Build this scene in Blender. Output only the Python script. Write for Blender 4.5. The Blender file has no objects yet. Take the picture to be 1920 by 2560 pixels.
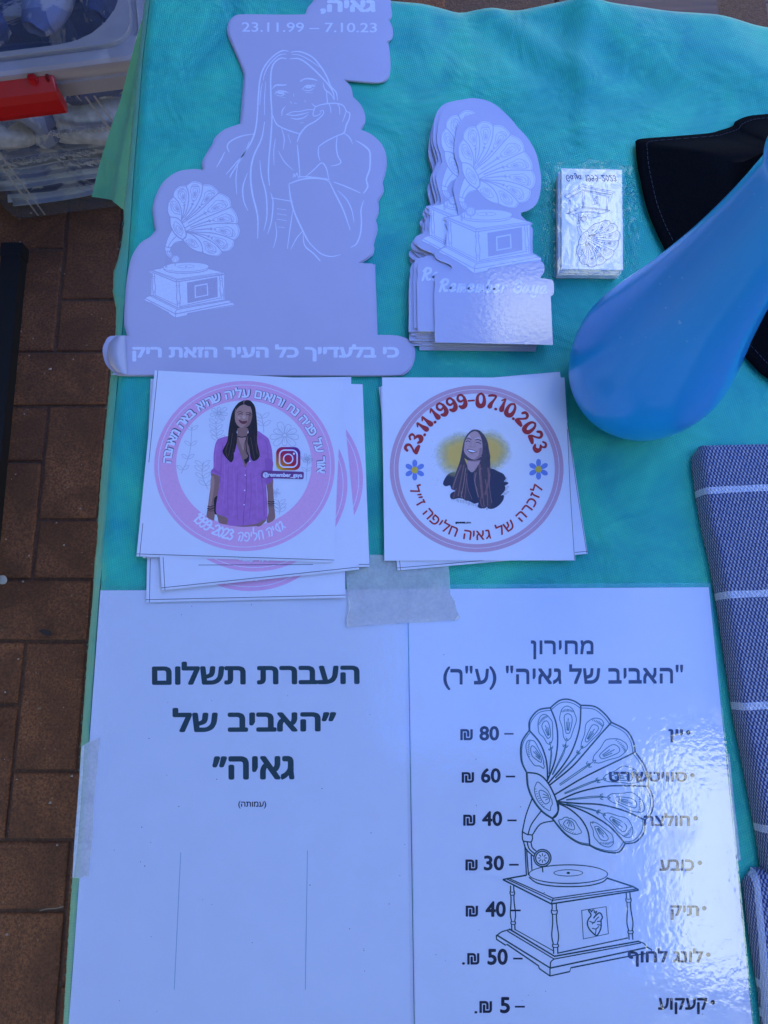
import bpy, bmesh, math, random
from mathutils import Vector, Matrix, noise
from mathutils.geometry import delaunay_2d_cdt
random.seed(7)
R = math.radians
C = bpy.context.scene.collection

# ------------------------------------------------------------------ camera
T = 0.72                      # table top height (m)
CAMZ = T + 0.525
TILT = R(12.3)
F = 1900.0 / 2560.0           # focal length / picture height
cam = bpy.data.cameras.new('camera'); camo = bpy.data.objects.new('camera', cam); C.objects.link(camo)
cam.sensor_fit = 'VERTICAL'; cam.sensor_height = 24; cam.lens = 24 * F
cam.clip_start = 0.02; cam.clip_end = 500
camo.location = (0, 0, CAMZ); camo.rotation_euler = (TILT, 0, 0)
bpy.context.scene.camera = camo

# ------------------------------------------------------------------ sky, sun, exposure
SUN_EL, SUN_AZ = 58.0, 55.0   # azimuth from +X towards +Y
W = bpy.data.worlds.new('World'); bpy.context.scene.world = W; W.use_nodes = True
nt = W.node_tree; nt.nodes.clear()
sky = nt.nodes.new('ShaderNodeTexSky'); sky.sky_type = 'NISHITA'; sky.sun_disc = False
sky.sun_elevation = R(SUN_EL); sky.sun_rotation = R(90 - SUN_AZ)
bg = nt.nodes.new('ShaderNodeBackground'); bg.inputs[1].default_value = 0.06
wo = nt.nodes.new('ShaderNodeOutputWorld')
nt.links.new(sky.outputs[0], bg.inputs[0]); nt.links.new(bg.outputs[0], wo.inputs[0])
sl = bpy.data.lights.new('sun', 'SUN'); sl.energy = 5.0; sl.angle = R(0.5); sl.color = (1, .95, .86)
so = bpy.data.objects.new('sun', sl); C.objects.link(so)
sd = Vector((math.cos(R(SUN_EL)) * math.cos(R(SUN_AZ)), math.cos(R(SUN_EL)) * math.sin(R(SUN_AZ)), math.sin(R(SUN_EL))))
so.rotation_euler = sd.to_track_quat('Z', 'Y').to_euler(); so.location = (3, 3, 8)
sc = bpy.context.scene
sc.view_settings.view_transform = 'Standard'; sc.view_settings.look = 'None'
sc.view_settings.gamma = 1; sc.view_settings.use_curve_mapping = False
sc.view_settings.exposure = 2.27
sc.render.engine = 'CYCLES'
sc.cycles.max_bounces = 8; sc.cycles.diffuse_bounces = 3; sc.cycles.glossy_bounces = 3
sc.cycles.transparent_max_bounces = 16; sc.cycles.transmission_bounces = 4
sc.cycles.use_denoising = True; sc.cycles.caustics_reflective = False; sc.cycles.caustics_refractive = False

# ------------------------------------------------------------------ helpers
CT, ST = math.cos(TILT), math.sin(TILT)
def P(px, py, z=T):
    """point at height z seen at photograph position (px, py)"""
    u = (px - 960) / 1900.0; v = (py - 1280) / 1900.0
    k = (CAMZ - z) / (v * ST + CT)
    return Vector((u * k, (-v * CT + ST) * k, z))
def fr(ox, oy, s): return lambda p: (ox + p[0] * s, oy + p[1] * s)
Z1 = fr(0, 0, .3858); Z2 = fr(480, 0, .3858); Z3 = fr(960, 200, .3858); Z4 = fr(1280, 0, .3858)
ZA = fr(240, 400, .4822); ZB = fr(320, 900, .3858); ZC = fr(900, 880, .3858); ZD = fr(160, 1440, .5425)
ZE = fr(1000, 1440, .5546); ZF = fr(1000, 2000, .5546); ZG = fr(1180, 1700, .3134)
ZW = fr(480, 980, .1627); ZQ = fr(1060, 1040, .1447); ZT = fr(780, 1360, .2652)
def M(f, pts): return [f(p) for p in pts]

def tag(o, label=None, cat=None, group=None, kind=None):
    if label: o['label'] = label
    if cat: o['category'] = cat
    if group: o['group'] = group
    if kind: o['kind'] = kind
    return o
def empty(name, loc=(0, 0, 0)):
    o = bpy.data.objects.new(name, None); C.objects.link(o); o.location = loc
    o.empty_display_size = .02
    return o
def wloc(p):
    v = Vector((0, 0, 0))
    while p is not None:
        v = v + Vector(p.location); p = p.parent
    return v
def mesh(name, verts, faces, mats, parent=None, loc=(0, 0, 0), mi=None, smooth=False):
    """verts in world coordinates; the object's own origin is put at its parent's (or at loc)"""
    off = wloc(parent) if parent is not None else Vector(loc)
    me = bpy.data.meshes.new(name)
    me.from_pydata([tuple(Vector(v) - off) for v in verts], [], faces)
    if not isinstance(mats, (list, tuple)): mats = [mats]
    for m in mats: me.materials.append(m)
    if mi: me.polygons.foreach_set('material_index', mi)
    if smooth: me.polygons.foreach_set('use_smooth', [True] * len(me.polygons))
    me.update()
    o = bpy.data.objects.new(name, me); C.objects.link(o)
    if parent is not None: o.parent = parent
    else: o.location = loc
    return o
def lerp(a, b, t): return a + (b - a) * t
def sstep(a, b, x):
    t = min(1, max(0, (x - a) / (b - a))) if b != a else float(x > a)
    return t * t * (3 - 2 * t)
def catmull(pts, n=6, closed=False):
    pts = [tuple(p) for p in pts]; L = len(pts)
    if L < 3: return pts
    out = []
    rng = range(L if closed else L - 1)
    for i in rng:
        if closed: p0, p1, p2, p3 = pts[i - 1], pts[i], pts[(i + 1) % L], pts[(i + 2) % L]
        else: p0, p1, p2, p3 = pts[max(i - 1, 0)], pts[i], pts[i + 1], pts[min(i + 2, L - 1)]
        for k in range(n):
            t = k / n
            out.append(tuple(.5 * ((2 * b) + (-a + c) * t + (2 * a - 5 * b + 4 * c - d) * t * t + (-a + 3 * b - 3 * c + d) * t ** 3)
                             for a, b, c, d in zip(p0, p1, p2, p3)))
    if not closed: out.append(pts[-1])
    return out
def interp(pts, x):
    """piecewise linear y(x) through pts sorted by x"""
    if x <= pts[0][0]: return pts[0][1]
    for (a, b), (c, d) in zip(pts, pts[1:]):
        if x <= c: return b + (d - b) * (x - a) / (c - a)
    return pts[-1][1]
def homog(src, dst):
    """projective map taking four points to four points"""
    A = []
    for (x, y), (u, v) in zip(src, dst):
        A.append([x, y, 1, 0, 0, 0, -u * x, -u * y, u]); A.append([0, 0, 0, x, y, 1, -v * x, -v * y, v])
    n = 8
    for i in range(n):
        p = max(range(i, n), key=lambda r: abs(A[r][i])); A[i], A[p] = A[p], A[i]
        d = A[i][i]; A[i] = [a / d for a in A[i]]
        for r in range(n):
            if r != i and A[r][i]:
                f = A[r][i]; A[r] = [a - f * b for a, b in zip(A[r], A[i])]
    h = [A[i][8] for i in range(8)]
    return lambda p: ((h[0] * p[0] + h[1] * p[1] + h[2]) / (h[6] * p[0] + h[7] * p[1] + 1),
                      (h[3] * p[0] + h[4] * p[1] + h[5]) / (h[6] * p[0] + h[7] * p[1] + 1))

# ------------------------------------------------------------------ materials
def srgb(r, g, b):
    f = lambda c: (c / 255 / 12.92) if c / 255 <= .04045 else ((c / 255 + .055) / 1.055) ** 2.4
    return (f(r), f(g), f(b))
class NT:
    def __init__(s, name):
        s.m = bpy.data.materials.new(name); s.m.use_nodes = True; s.t = s.m.node_tree; s.t.nodes.clear()
        s.out = s.n('ShaderNodeOutputMaterial')
    def n(s, kind, **kw):
        x = s.t.nodes.new(kind)
        for k, v in kw.items(): setattr(x, k, v)
        return x
    def set(s, node, **kw):
        for k, v in kw.items():
            k = k.replace('_', ' ')
            node.inputs[k].default_value = v
        return node
    def l(s, a, b): s.t.links.new(a, b)
    def coord(s): return s.n('ShaderNodeTexCoord').outputs['Object']
    def noise(s, scale, detail=3, rough=.5, vec=None, dist=0):
        x = s.n('ShaderNodeTexNoise'); x.inputs['Scale'].default_value = scale; x.inputs['Detail'].default_value = detail
        x.inputs['Roughness'].default_value = rough; x.inputs['Distortion'].default_value = dist
        s.l(vec if vec is not None else s.coord(), x.inputs['Vector']); return x.outputs['Fac']
    def ramp(s, fac, stops):
        x = s.n('ShaderNodeValToRGB'); e = x.color_ramp.elements
        while len(e) < len(stops): e.new(.5)
        for i, (p, c) in enumerate(stops):
            e[i].position = p; e[i].color = (*c, 1) if len(c) == 3 else c
        s.l(fac, x.inputs[0]); return x.outputs[0]
    def math(s, op, a, b=None, c=None):
        x = s.n('ShaderNodeMath', operation=op)
        for i, q in enumerate((a, b, c)):
            if q is None: continue
            if isinstance(q, (int, float)): x.inputs[i].default_value = q
            else: s.l(q, x.inputs[i])
        return x.outputs[0]
    def mix(s, fac, a, b, mode='MIX'):
        x = s.n('ShaderNodeMix', data_type='RGBA', blend_type=mode)
        for q, i in ((fac, 0), (a, 6), (b, 7)):
            if isinstance(q, (int, float)): x.inputs[i].default_value = q
            elif isinstance(q, (tuple, list)): x.inputs[i].default_value = (*q[:3], 1)
            else: s.l(q, x.inputs[i])
        return x.outputs[2]
    def bump(s, h, strength=.5, dist=.001, prev=None):
        x = s.n('ShaderNodeBump'); x.inputs['Strength'].default_value = strength; x.inputs['Distance'].default_value = dist
        s.l(h, x.inputs['Height'])
        if prev is not None: s.l(prev, x.inputs['Normal'])
        return x.outputs[0]
    def pbsdf(s, col, rough=.5, normal=None, **kw):
        x = s.n('ShaderNodeBsdfPrincipled')
        for q, k in ((col, 'Base Color'), (rough, 'Roughness')):
            if isinstance(q, (int, float)): x.inputs[k].default_value = q
            elif isinstance(q, (tuple, list)): x.inputs[k].default_value = (*q[:3], 1)
            else: s.l(q, x.inputs[k])
        for k, v in kw.items(): x.inputs[k.replace('_', ' ')].default_value = v
        if normal is not None: s.l(normal, x.inputs['Normal'])
        return x.outputs[0]
    def done(s, sh): s.l(sh, s.out.inputs['Surface']); return s.m
_inks = {}
def ink(r, g, b, rough=.4, var=.06, scale=900):
    """printed ink / plain surface of a linear colour with slight mottling"""
    k = (r, g, b, rough, var, scale)
    if k in _inks: return _inks[k]
    t = NT('ink'); c = (r, g, b)
    n = t.noise(scale, 2)
    col = t.ramp(n, [(.3, tuple(x * (1 - var) for x in c)), (.7, tuple(min(1, x * (1 + var)) for x in c))])
    _inks[k] = t.done(t.pbsdf(col, rough)); return _inks[k]

def paper_mat(name, c, rough=.35, bs=0.0, bscale=300, bdist=.0001, coat=0):
    t = NT(name); n = t.noise(40, 3); n2 = t.noise(1400, 2)
    col = t.ramp(n, [(.3, tuple(x * .97 for x in c)), (.7, c)])
    col = t.mix(t.ramp(n2, [(.62, (0, 0, 0)), (.7, (.12, .12, .12))]), col, tuple(x * .8 for x in c))
    nm = t.bump(t.noise(bscale, 3), bs, bdist) if bs else None
    return t.done(t.pbsdf(col, rough, nm, Coat_Weight=coat, Coat_Roughness=.08))
m_paper = paper_mat('white_paper', (.80, .80, .82), .4)
m_lampaper = paper_mat('office_paper', (.80, .82, .84), .6)
m_vinyl = paper_mat('silver_lilac_vinyl', (.56, .51, .60), .2, .35, 60, .0006)
m_vinylgloss = paper_mat('glossy_lilac_vinyl', (.55, .51, .60), .10, .6, 300, .00018, coat=.35)
m_vinylback = paper_mat('vinyl_backing', (.42, .40, .44), .3)
m_edge = ink(.85, .80, .76, .6)
m_card = paper_mat('card_stock', (.82, .82, .8), .14, .02, 60, .0001)
I_vline = ink(.80, .80, .86, .22)
I_vline_g = paper_mat('glossy_pale_print', (.78, .78, .86), .10, .6, 300, .00018, coat=.35)
I_vbase_g = paper_mat('glossy_lilac_print', (.52, .48, .58), .10, .6, 300, .00018, coat=.35)
I_vbase = ink(.52, .47, .57, .22)
I_vdark = ink(.38, .34, .46, .3)

def film_mat(name, f0=.07, rough=.03, bs=.5, bscale=260, bdist=.00012, smear=True):
    t = NT(name)
    n = t.noise(bscale, 2, .5); nb = t.bump(n, bs, bdist)
    n2 = t.noise(14, 2); nb = t.bump(n2, .3, .0008, nb); nb = t.bump(t.noise(95, 3, .6, dist=.8), .5, .0003, nb)
    lw = t.n('ShaderNodeLayerWeight'); lw.inputs[0].default_value = .5; t.l(nb, lw.inputs['Normal'])
    f = t.math('ADD', t.math('MULTIPLY', t.math('POWER', lw.outputs['Facing'], 5.0), 1 - f0), f0)
    g = t.n('ShaderNodeBsdfGlossy'); t.l(nb, g.inputs['Normal'])
    if smear:      # finger marks make the film duller here and there
        r = t.ramp(t.noise(22, 3, .6), [(.55, (rough,) * 3), (.68, (.22,) * 3)])
        t.l(r, g.inputs['Roughness'])
    else: g.inputs['Roughness'].default_value = rough
    tr = t.n('ShaderNodeBsdfTransparent'); mx = t.n('ShaderNodeMixShader')
    t.l(f, mx.inputs[0]); t.l(tr.outputs[0], mx.inputs[1]); t.l(g.outputs[0], mx.inputs[2])
    return t.done(mx.outputs[0])
m_film = film_mat('laminating_film', .078, .03, .6, 300, .00018)
m_cello = film_mat('cellophane', .05, .02, .1, 70, .0004, False)

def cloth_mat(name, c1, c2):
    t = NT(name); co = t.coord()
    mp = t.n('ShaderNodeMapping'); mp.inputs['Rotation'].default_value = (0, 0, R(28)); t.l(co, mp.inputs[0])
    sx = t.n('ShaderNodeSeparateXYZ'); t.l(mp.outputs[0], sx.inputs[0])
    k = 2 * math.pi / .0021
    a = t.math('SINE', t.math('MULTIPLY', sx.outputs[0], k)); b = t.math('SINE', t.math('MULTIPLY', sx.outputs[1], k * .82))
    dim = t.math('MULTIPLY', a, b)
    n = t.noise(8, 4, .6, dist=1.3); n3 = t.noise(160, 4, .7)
    base = t.ramp(n, [(.35, c1), (.65, c2)])  # the fabric's own mottled tone, with crease shading put into the same colours
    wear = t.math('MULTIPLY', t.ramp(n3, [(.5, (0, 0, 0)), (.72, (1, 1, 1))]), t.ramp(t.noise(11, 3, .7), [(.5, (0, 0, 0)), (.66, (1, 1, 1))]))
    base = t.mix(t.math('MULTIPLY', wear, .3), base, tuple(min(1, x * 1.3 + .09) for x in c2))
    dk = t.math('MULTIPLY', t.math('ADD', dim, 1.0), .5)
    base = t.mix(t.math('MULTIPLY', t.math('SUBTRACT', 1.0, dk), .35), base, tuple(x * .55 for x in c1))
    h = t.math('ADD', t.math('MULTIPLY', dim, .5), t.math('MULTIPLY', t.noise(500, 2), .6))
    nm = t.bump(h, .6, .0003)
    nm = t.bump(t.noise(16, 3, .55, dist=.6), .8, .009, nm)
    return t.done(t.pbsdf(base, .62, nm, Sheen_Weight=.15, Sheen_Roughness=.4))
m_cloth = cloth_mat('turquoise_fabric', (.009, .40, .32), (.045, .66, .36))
m_cloth_warmlit = cloth_mat('turquoise_fabric_warmlit', (.10, .50, .31), (.13, .58, .37))  # same cloth, with warm side light put into its greener colours

# ------------------------------------------------------------------ 2D art kit
def ribbon2(pts, w, closed=False, cap=True):
    """flat ribbon along 2D points (x, y[, width])"""
    P2 = [(p[0], p[1]) for p in pts]; Wd = [(p[2] if len(p) > 2 else w) / 2 for p in pts]
    Q = [P2[0]]; Wq = [Wd[0]]
    for p, ww in zip(P2[1:], Wd[1:]):
        if math.hypot(p[0] - Q[-1][0], p[1] - Q[-1][1]) > 1e-6: Q.append(p); Wq.append(ww)
    n = len(Q)
    if n < 2: return [], []
    V = []; Fc = []
    for i in range(n):
        if closed: a, b = Q[i - 1], Q[(i + 1) % n]
        else: a, b = Q[max(i - 1, 0)], Q[min(i + 1, n - 1)]
        dx, dy = b[0] - a[0], b[1] - a[1]; L = math.hypot(dx, dy) or 1
        nx, ny = -dy / L, dx / L
        V += [(Q[i][0] + nx * Wq[i], Q[i][1] + ny * Wq[i]), (Q[i][0] - nx * Wq[i], Q[i][1] - ny * Wq[i])]
    for i in range(n if closed else n - 1):
        j = (i + 1) % n; Fc.append((2 * i, 2 * i + 1, 2 * j + 1, 2 * j))
    if cap and not closed:
        for i, s in ((0, -1), (n - 1, 1)):
            a, b = (Q[0], Q[1]) if i == 0 else (Q[-2], Q[-1])
            ang = math.atan2(b[1] - a[1], b[0] - a[0]) + (math.pi if i == 0 else 0)
            k0 = len(V)
            for k in range(1, 5):
                th = ang - math.pi / 2 + math.pi * k / 5
                V.append((Q[i][0] + math.cos(th) * Wq[i], Q[i][1] + math.sin(th) * Wq[i]))
            e = (2 * i, 2 * i + 1) if i == 0 else (2 * i + 1, 2 * i)
            Fc.append((e[0], *range(k0, k0 + 4), e[1]))
    return V, Fc
def tess(pts):
    """robust triangles for an outline that may cross itself slightly: new points and faces"""
    n = len(pts); c = Vector((pts[0][0], pts[0][1]))
    vo, _, fo, _, _, _ = delaunay_2d_cdt([Vector((p[0], p[1])) - c for p in pts], [], [list(range(n))], 1, 1e-4)
    return [(v.x + c.x, v.y + c.y) for v in vo], [tuple(f) for f in fo]
_glyph = {}
def glyph(s, bold=0.0):
    k = (s, bold)
    if k not in _glyph:
        c = bpy.data.curves.new('t', 'FONT'); c.body = s; c.resolution_u = 4; c.fill_mode = 'NONE'
        o = bpy.data.objects.new('t', c); C.objects.link(o)
        dg = bpy.context.evaluated_depsgraph_get(); me = bpy.data.meshes.new_from_object(o.evaluated_get(dg))
        vv = [(v.co.x, v.co.y) for v in me.vertices]; nb = {i: [] for i in range(len(vv))}
        for e in me.edges: nb[e.vertices[0]].append(e.vertices[1]); nb[e.vertices[1]].append(e.vertices[0])
        loops = []; seen = set()
        for i in range(len(vv)):
            if i in seen or not nb[i]: continue
            lp = [i]; seen.add(i); nx = i + 1 if i + 1 in nb[i] else nb[i][0]
            while nx is not None and nx not in seen:
                lp.append(nx); seen.add(nx); nx = next((q for q in nb[nx] if q not in seen), None)
            loops.append(lp)
        E = [(a_, b_) for lp in loops for a_, b_ in zip(lp, lp[1:] + lp[:1])]
        vo, _, fo, _, _, _ = delaunay_2d_cdt([Vector(v) for v in vv], E, [], 0, 1e-5)
        def wind(x, y):          # non-zero winding rule, so overlapping contours stay solid
            w = 0
            for a_, b_ in E:
                (x0, y0), (x1, y1) = vv[a_], vv[b_]
                if (y0 <= y) != (y1 <= y) and x0 + (y - y0) * (x1 - x0) / (y1 - y0) > x: w += 1 if y1 > y0 else -1
            return w
        fo = [f_ for f_ in fo if wind(sum(vo[i].x for i in f_) / len(f_), sum(vo[i].y for i in f_) / len(f_))]
        V = [(v.x, v.y) for v in vo]; Fc = [tuple(f_) for f_ in fo]
        bpy.data.objects.remove(o); bpy.data.curves.remove(c); bpy.data.meshes.remove(me)
        K = [0] * len(V)
        if bold:      # heavier weight: the glyph repeated round a small circle, each a hair higher
            V0, F0 = V, Fc; V, Fc, K = [], [], []
            for q in range(8):
                a_ = math.pi * q / 4; o_ = len(V); V += [(x + bold * math.cos(a_), y + bold * math.sin(a_)) for x, y in V0]
                Fc += [tuple(i + o_ for i in f_) for f_ in F0]; K += [q] * len(V0)
        _glyph[k] = (V, Fc, K)
    return _glyph[k]
GROOVY = {
 '2': [[(.04, .76, .17), (.16, .93, .2), (.38, .9, .2), (.46, .7, .17), (.3, .48, .13), (.12, .3, .16), (.08, .15, .24)], [(.08, .13, .24), (.3, .15, .32), (.54, .1, .22)]],
 '3': [[(.03, .8, .13), (.2, .94, .15), (.4, .84, .17), (.34, .64, .12), (.18, .57, .1)], [(.2, .57, .12), (.44, .46, .22), (.46, .22, .34), (.24, .12, .26), (.04, .24, .13)]],
 '1': [[(.04, .78, .1), (.2, .93, .14)], [(.24, .94, .13), (.24, .6, .2), (.25, .35, .32), (.26, .2, .36)]],
 '9': [[(.5, .72, .15), (.36, .93, .15), (.14, .9, .15), (.06, .68, .17), (.2, .5, .16), (.42, .56, .13)], [(.5, .74, .17), (.52, .45, .26), (.46, .2, .32), (.26, .1, .3), (.08, .2, .16)]],
 '0': [[(.3, .94, .13), (.1, .78, .17), (.06, .45, .24), (.14, .16, .32), (.32, .08, .32), (.5, .2, .3), (.54, .5, .22), (.46, .8, .16), (.3, .94, .13)]],
 '7': [[(.03, .84, .15), (.25, .92, .17), (.5, .9, .15), (.4, .6, .15), (.28, .35, .26), (.24, .16, .34)]],
 '.': [[(.1, .09, .19), (.13, .09, .19)]], '-': [[(.04, .45, .12), (.42, .45, .12)]]}
SCRIPT = {
 'R': [[(.06, 0), (.12, .72)], [(0, .58), (.15, .78), (.42, .72), (.42, .48), (.14, .38)], [(.2, .38), (.36, .05), (.52, .06)]],
 'e': [[(.05, .22), (.3, .3), (.28, .46), (.12, .46), (.04, .2), (.15, .02), (.38, .12)]],
 'm': [[(.05, 0), (.08, .46)], [(.08, .3), (.2, .46), (.25, .35), (.24, 0)], [(.25, .3), (.38, .46), (.44, .3), (.42, .04), (.54, .1)]],
 'b': [[(.08, .78), (.04, .12), (.2, 0), (.34, .22), (.24, .44), (.08, .3)]],
 'r': [[(.08, 0), (.1, .46)], [(.1, .3), (.2, .46), (.32, .4)]],
 'G': [[(.46, .6), (.3, .77), (.08, .55), (.08, .15), (.28, 0), (.45, .12), (.46, .36), (.28, .36)]],
 'a': [[(.34, .4), (.16, .46), (.04, .2), (.14, 0), (.3, .12), (.35, .44)], [(.35, .44), (.34, .06), (.46, .06)]],
 'y': [[(.05, .46), (.07, .12), (.22, .05), (.34, .4)], [(.36, .46), (.32, -.1), (.16, -.25), (.04, -.14)]],
 '1': [[(.04, .6), (.18, .75), (.15, 0)]], '2': [[(.05, .6), (.22, .75), (.38, .6), (.22, .25), (.02, .02), (.4, .04)]],
 '3': [[(.05, .66), (.22, .76), (.35, .6), (.18, .42), (.36, .25), (.2, 0), (.02, .1)]],
 '0': [[(.2, .75), (.04, .38), (.2, 0), (.38, .38), (.2, .75)]],
 '9': [[(.36, .6), (.2, .76), (.05, .55), (.18, .38), (.36, .55), (.34, .2), (.2, 0), (.06, .04)]],
 '-': [[(.04, .36), (.32, .36)]],
 'ג': [[(.1, .72), (.28, .78), (.3, .5), (.08, .06)], [(.22, .38), (.38, .08)]],
 'א': [[(.36, .8), (.32, 0)], [(.26, .74), (.06, .42), (.24, .05)]],
 'י': [[(.14, .72), (.12, .42)]], 'ה': [[(.05, .66), (.3, .76), (.48, .6), (.38, .1), (.3, 0)], [(.2, .46), (.1, .04)]],
 'ח': [[(.06, 0), (.12, .66), (.34, .76), (.46, .6), (.42, 0)]],
 'ל': [[(.2, 1.15), (.12, .66), (.34, .6), (.36, .3), (.12, .02)]],
 'פ': [[(.24, .38), (.08, .52), (.18, .74), (.44, .66), (.46, .26), (.26, 0), (.04, .08)]]}
def strokes(s, font, w=.1, sp=.09):
    V, Fc, K = [], [], []; x = 0
    for ch in s:
        if ch == ' ': x += .35; continue
        xm = 0
        for si, st in enumerate(font[ch]):
            st3 = [(p[0], p[1], p[2] if len(p) > 2 else w) for p in st]
            v, f = ribbon2(catmull(st3, 5), w)
            o = len(V); V += [(a + x, b) for a, b in v]; Fc += [tuple(i + o for i in q) for q in f]; K += [si % 3] * len(v)
            xm = max(xm, max(a for a, b in v))
        x += xm + sp
    return V, Fc, K
class Art:
    """flat print: collects polygons in photograph pixels and becomes one mesh lying on its sheet"""
    def __init__(s, tf=None): s.V, s.F, s.I, s.mats, s.tf, s.j = [], [], [], [], tf, 0
    def add(s, V, Fc, mat, layer=0, K=None):
        o = len(s.V); s.j = (s.j + 1) % 6
        if s.tf: V = [s.tf(p) for p in V]
        K = K or [0] * len(V)
        s.V += [(p[0], p[1], layer * 2.4e-5 + s.j * 2.5e-6 + k * 4e-6) for p, k in zip(V, K)]
        if mat not in s.mats: s.mats.append(mat)
        i = s.mats.index(mat)
        s.F += [tuple(q + o for q in f) for f in Fc]; s.I += [i] * len(Fc)
    def poly(s, pts, mat, layer=0, smooth=0, frame=None):
        if smooth: pts = catmull(pts, smooth, True)
        if frame: pts = M(frame, pts)
        V, Fc = tess(pts); s.add(V, Fc, mat, layer)
    def line(s, pts, w, mat, layer=0, smooth=5, closed=False, frame=None):
        if frame:
            if len(pts[0]) > 2: pts = [(*frame(p), p[2]) for p in pts]
            else: pts = M(frame, pts)
        if smooth and len(pts) > 2: pts = catmull(pts, smooth, closed)
        V, Fc = ribbon2(pts, w, closed); s.add(V, Fc, mat, layer)
    def ell(s, cx, cy, rx, ry, mat, layer=0, n=96, frame=None):
        pts = [(cx + rx * math.cos(2 * math.pi * k / n), cy + ry * math.sin(2 * math.pi * k / n)) for k in range(n)]
        if frame: pts = M(frame, pts)
        s.add(pts, [tuple(range(n))], mat, layer)
    def ring(s, c, r0, r1, mat, layer=0, n=120, frame=None, c1=None):
        c1 = c1 or c
        V = []
        for k in range(n):
            a = 2 * math.pi * k / n
            V += [(c[0] + r0[0] * math.cos(a), c[1] + r0[1] * math.sin(a)), (c1[0] + r1[0] * math.cos(a), c1[1] + r1[1] * math.sin(a))]
        if frame: V = M(frame, V)
        s.add(V, [(2 * k, 2 * k + 1, (2 * k + 3) % (2 * n), (2 * k + 2) % (2 * n)) for k in range(n)], mat, layer)
    def fit(s, g, box, mat, layer=0, rot=0, shear=0, frame=None, fatv=0):
        V, Fc, K = g
        V = [(x + shear * y, y) for x, y in V]
        x0, x1 = min(p[0] for p in V), max(p[0] for p in V); y0, y1 = min(p[1] for p in V), max(p[1] for p in V)
        bx0, by0, bx1, by1 = box
        cx, cy = (bx0 + bx1) / 2, (by0 + by1) / 2; c, q = math.cos(R(rot)), math.sin(R(rot))
        def tr(p):
            x = bx0 + (p[0] - x0) / (x1 - x0) * (bx1 - bx0) - cx; y = by1 - (p[1] - y0) / (y1 - y0) * (by1 - by0) - cy
            return (cx + x * c - y * q, cy + x * q + y * c)
        V2 = [tr(p) for p in V]
        if frame: V2 = M(frame, V2)
        s.add(V2, Fc, mat, layer, K)
        if fatv:
            s.add([(x, y + fatv) for x, y in V2], Fc, mat, layer + .3, K)
    def arc(s, chars, gl, cx, cy, rx, ry, a0, a1, size, mat, layer=0, inward=False, sp=.1, space=.32, frame=None):
        gs = []; x = 0
        for ch in chars:
            if ch == ' ': gs.append(None); x += space; continue
            g = gl(ch); xs = [p[0] for p in g[0]]; w = max(xs) - min(xs)
            gs.append((g, min(xs), w, x + w / 2)); x += w + sp
        x -= sp
        for q in gs:
            if q is None: continue
            g, xm, w, xc = q
            a = R(lerp(a0, a1, xc / x))
            nx, ny = math.cos(a), -math.sin(a)
            bx, by = cx + rx * nx, cy + ry * ny
            L = math.hypot(nx / rx, ny / ry); ux, uy = nx / rx / L, ny / ry / L
            if inward: ux, uy = -ux, -uy
            tx, ty = -uy, ux
            V = [(bx + tx * (p[0] - xm - w / 2) * size + ux * p[1] * size, by + ty * (p[0] - xm - w / 2) * size + uy * p[1] * size) for p in g[0]]
            if frame: V = M(frame, V)
            s.add(V, g[1], mat, layer, g[2])
    def build(s, name, z, parent, hf=None):
        V = [P(x, y, z + dz + (hf(x, y) if hf else 0)) for x, y, dz in s.V]
        return mesh(name, V, s.F, s.mats, parent, mi=s.I)

def slab(name, pts, z, th, mat, parent=None, loc=None, edge=None):
    """sheet of real thickness from an outline in photograph pixels"""
    V2, tr = tess(pts); m = len(V2); n = len(pts); dn = Vector((0, 0, th))
    V = [P(x, y, z) for x, y in V2]; V += [v - dn for v in V]
    top = [P(x, y, z) for x, y in pts]; bot = [v - dn for v in top]
    Fc = list(tr) + [tuple(reversed([i + m for i in t])) for t in tr]; mi = [0] * len(Fc); o = 2 * m
    for i in range(n):
        j = (i + 1) % n; Fc.append((o + i, o + i + n, o + j + n, o + j)); mi.append(1 if edge else 0)
    if loc is None and parent is None:
        c = sum(bot, Vector()) / n; loc = (c.x, c.y, z - th)
    return mesh(name, V + top + bot, Fc, [mat, edge] if edge else mat, parent, loc or (0, 0, 0), mi)
def quadsheet(name, q, z, th, mat, hf=None, parent=None, n=16):
    """four-cornered sheet with a gentle curl; q = TL, TR, BR, BL in pixels"""
    V = []; Fc = []
    def bil(u, v):
        a = (lerp(q[0][0], q[1][0], u), lerp(q[0][1], q[1][1], u)); b = (lerp(q[3][0], q[2][0], u), lerp(q[3][1], q[2][1], u))
        return (lerp(a[0], b[0], v), lerp(a[1], b[1], v))
    for j in range(n + 1):
        for i in range(n + 1):
            x, y = bil(i / n, j / n); V.append(P(x, y, z + (hf(x, y) if hf else 0)))
    N = len(V); V += [v - Vector((0, 0, th)) for v in V]
    for j in range(n):
        for i in range(n):
            a = j * (n + 1) + i; Fc.append((a, a + n + 1, a + n + 2, a + 1)); Fc.append((a + N, a + 1 + N, a + n + 2 + N, a + n + 1 + N))
    rim = [i for i in range(n + 1)] + [j * (n + 1) + n for j in range(1, n + 1)] + [n * (n + 1) + i for i in range(n - 1, -1, -1)] + [j * (n + 1) for j in range(n - 1, 0, -1)]
    for a, b in zip(rim, rim[1:] + rim[:1]): Fc.append((a, b, b + N, a + N))
    c = sum(V[:N], Vector()) / N
    return mesh(name, V, Fc, mat, parent, (c.x, c.y, z - th), smooth=False)

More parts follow.
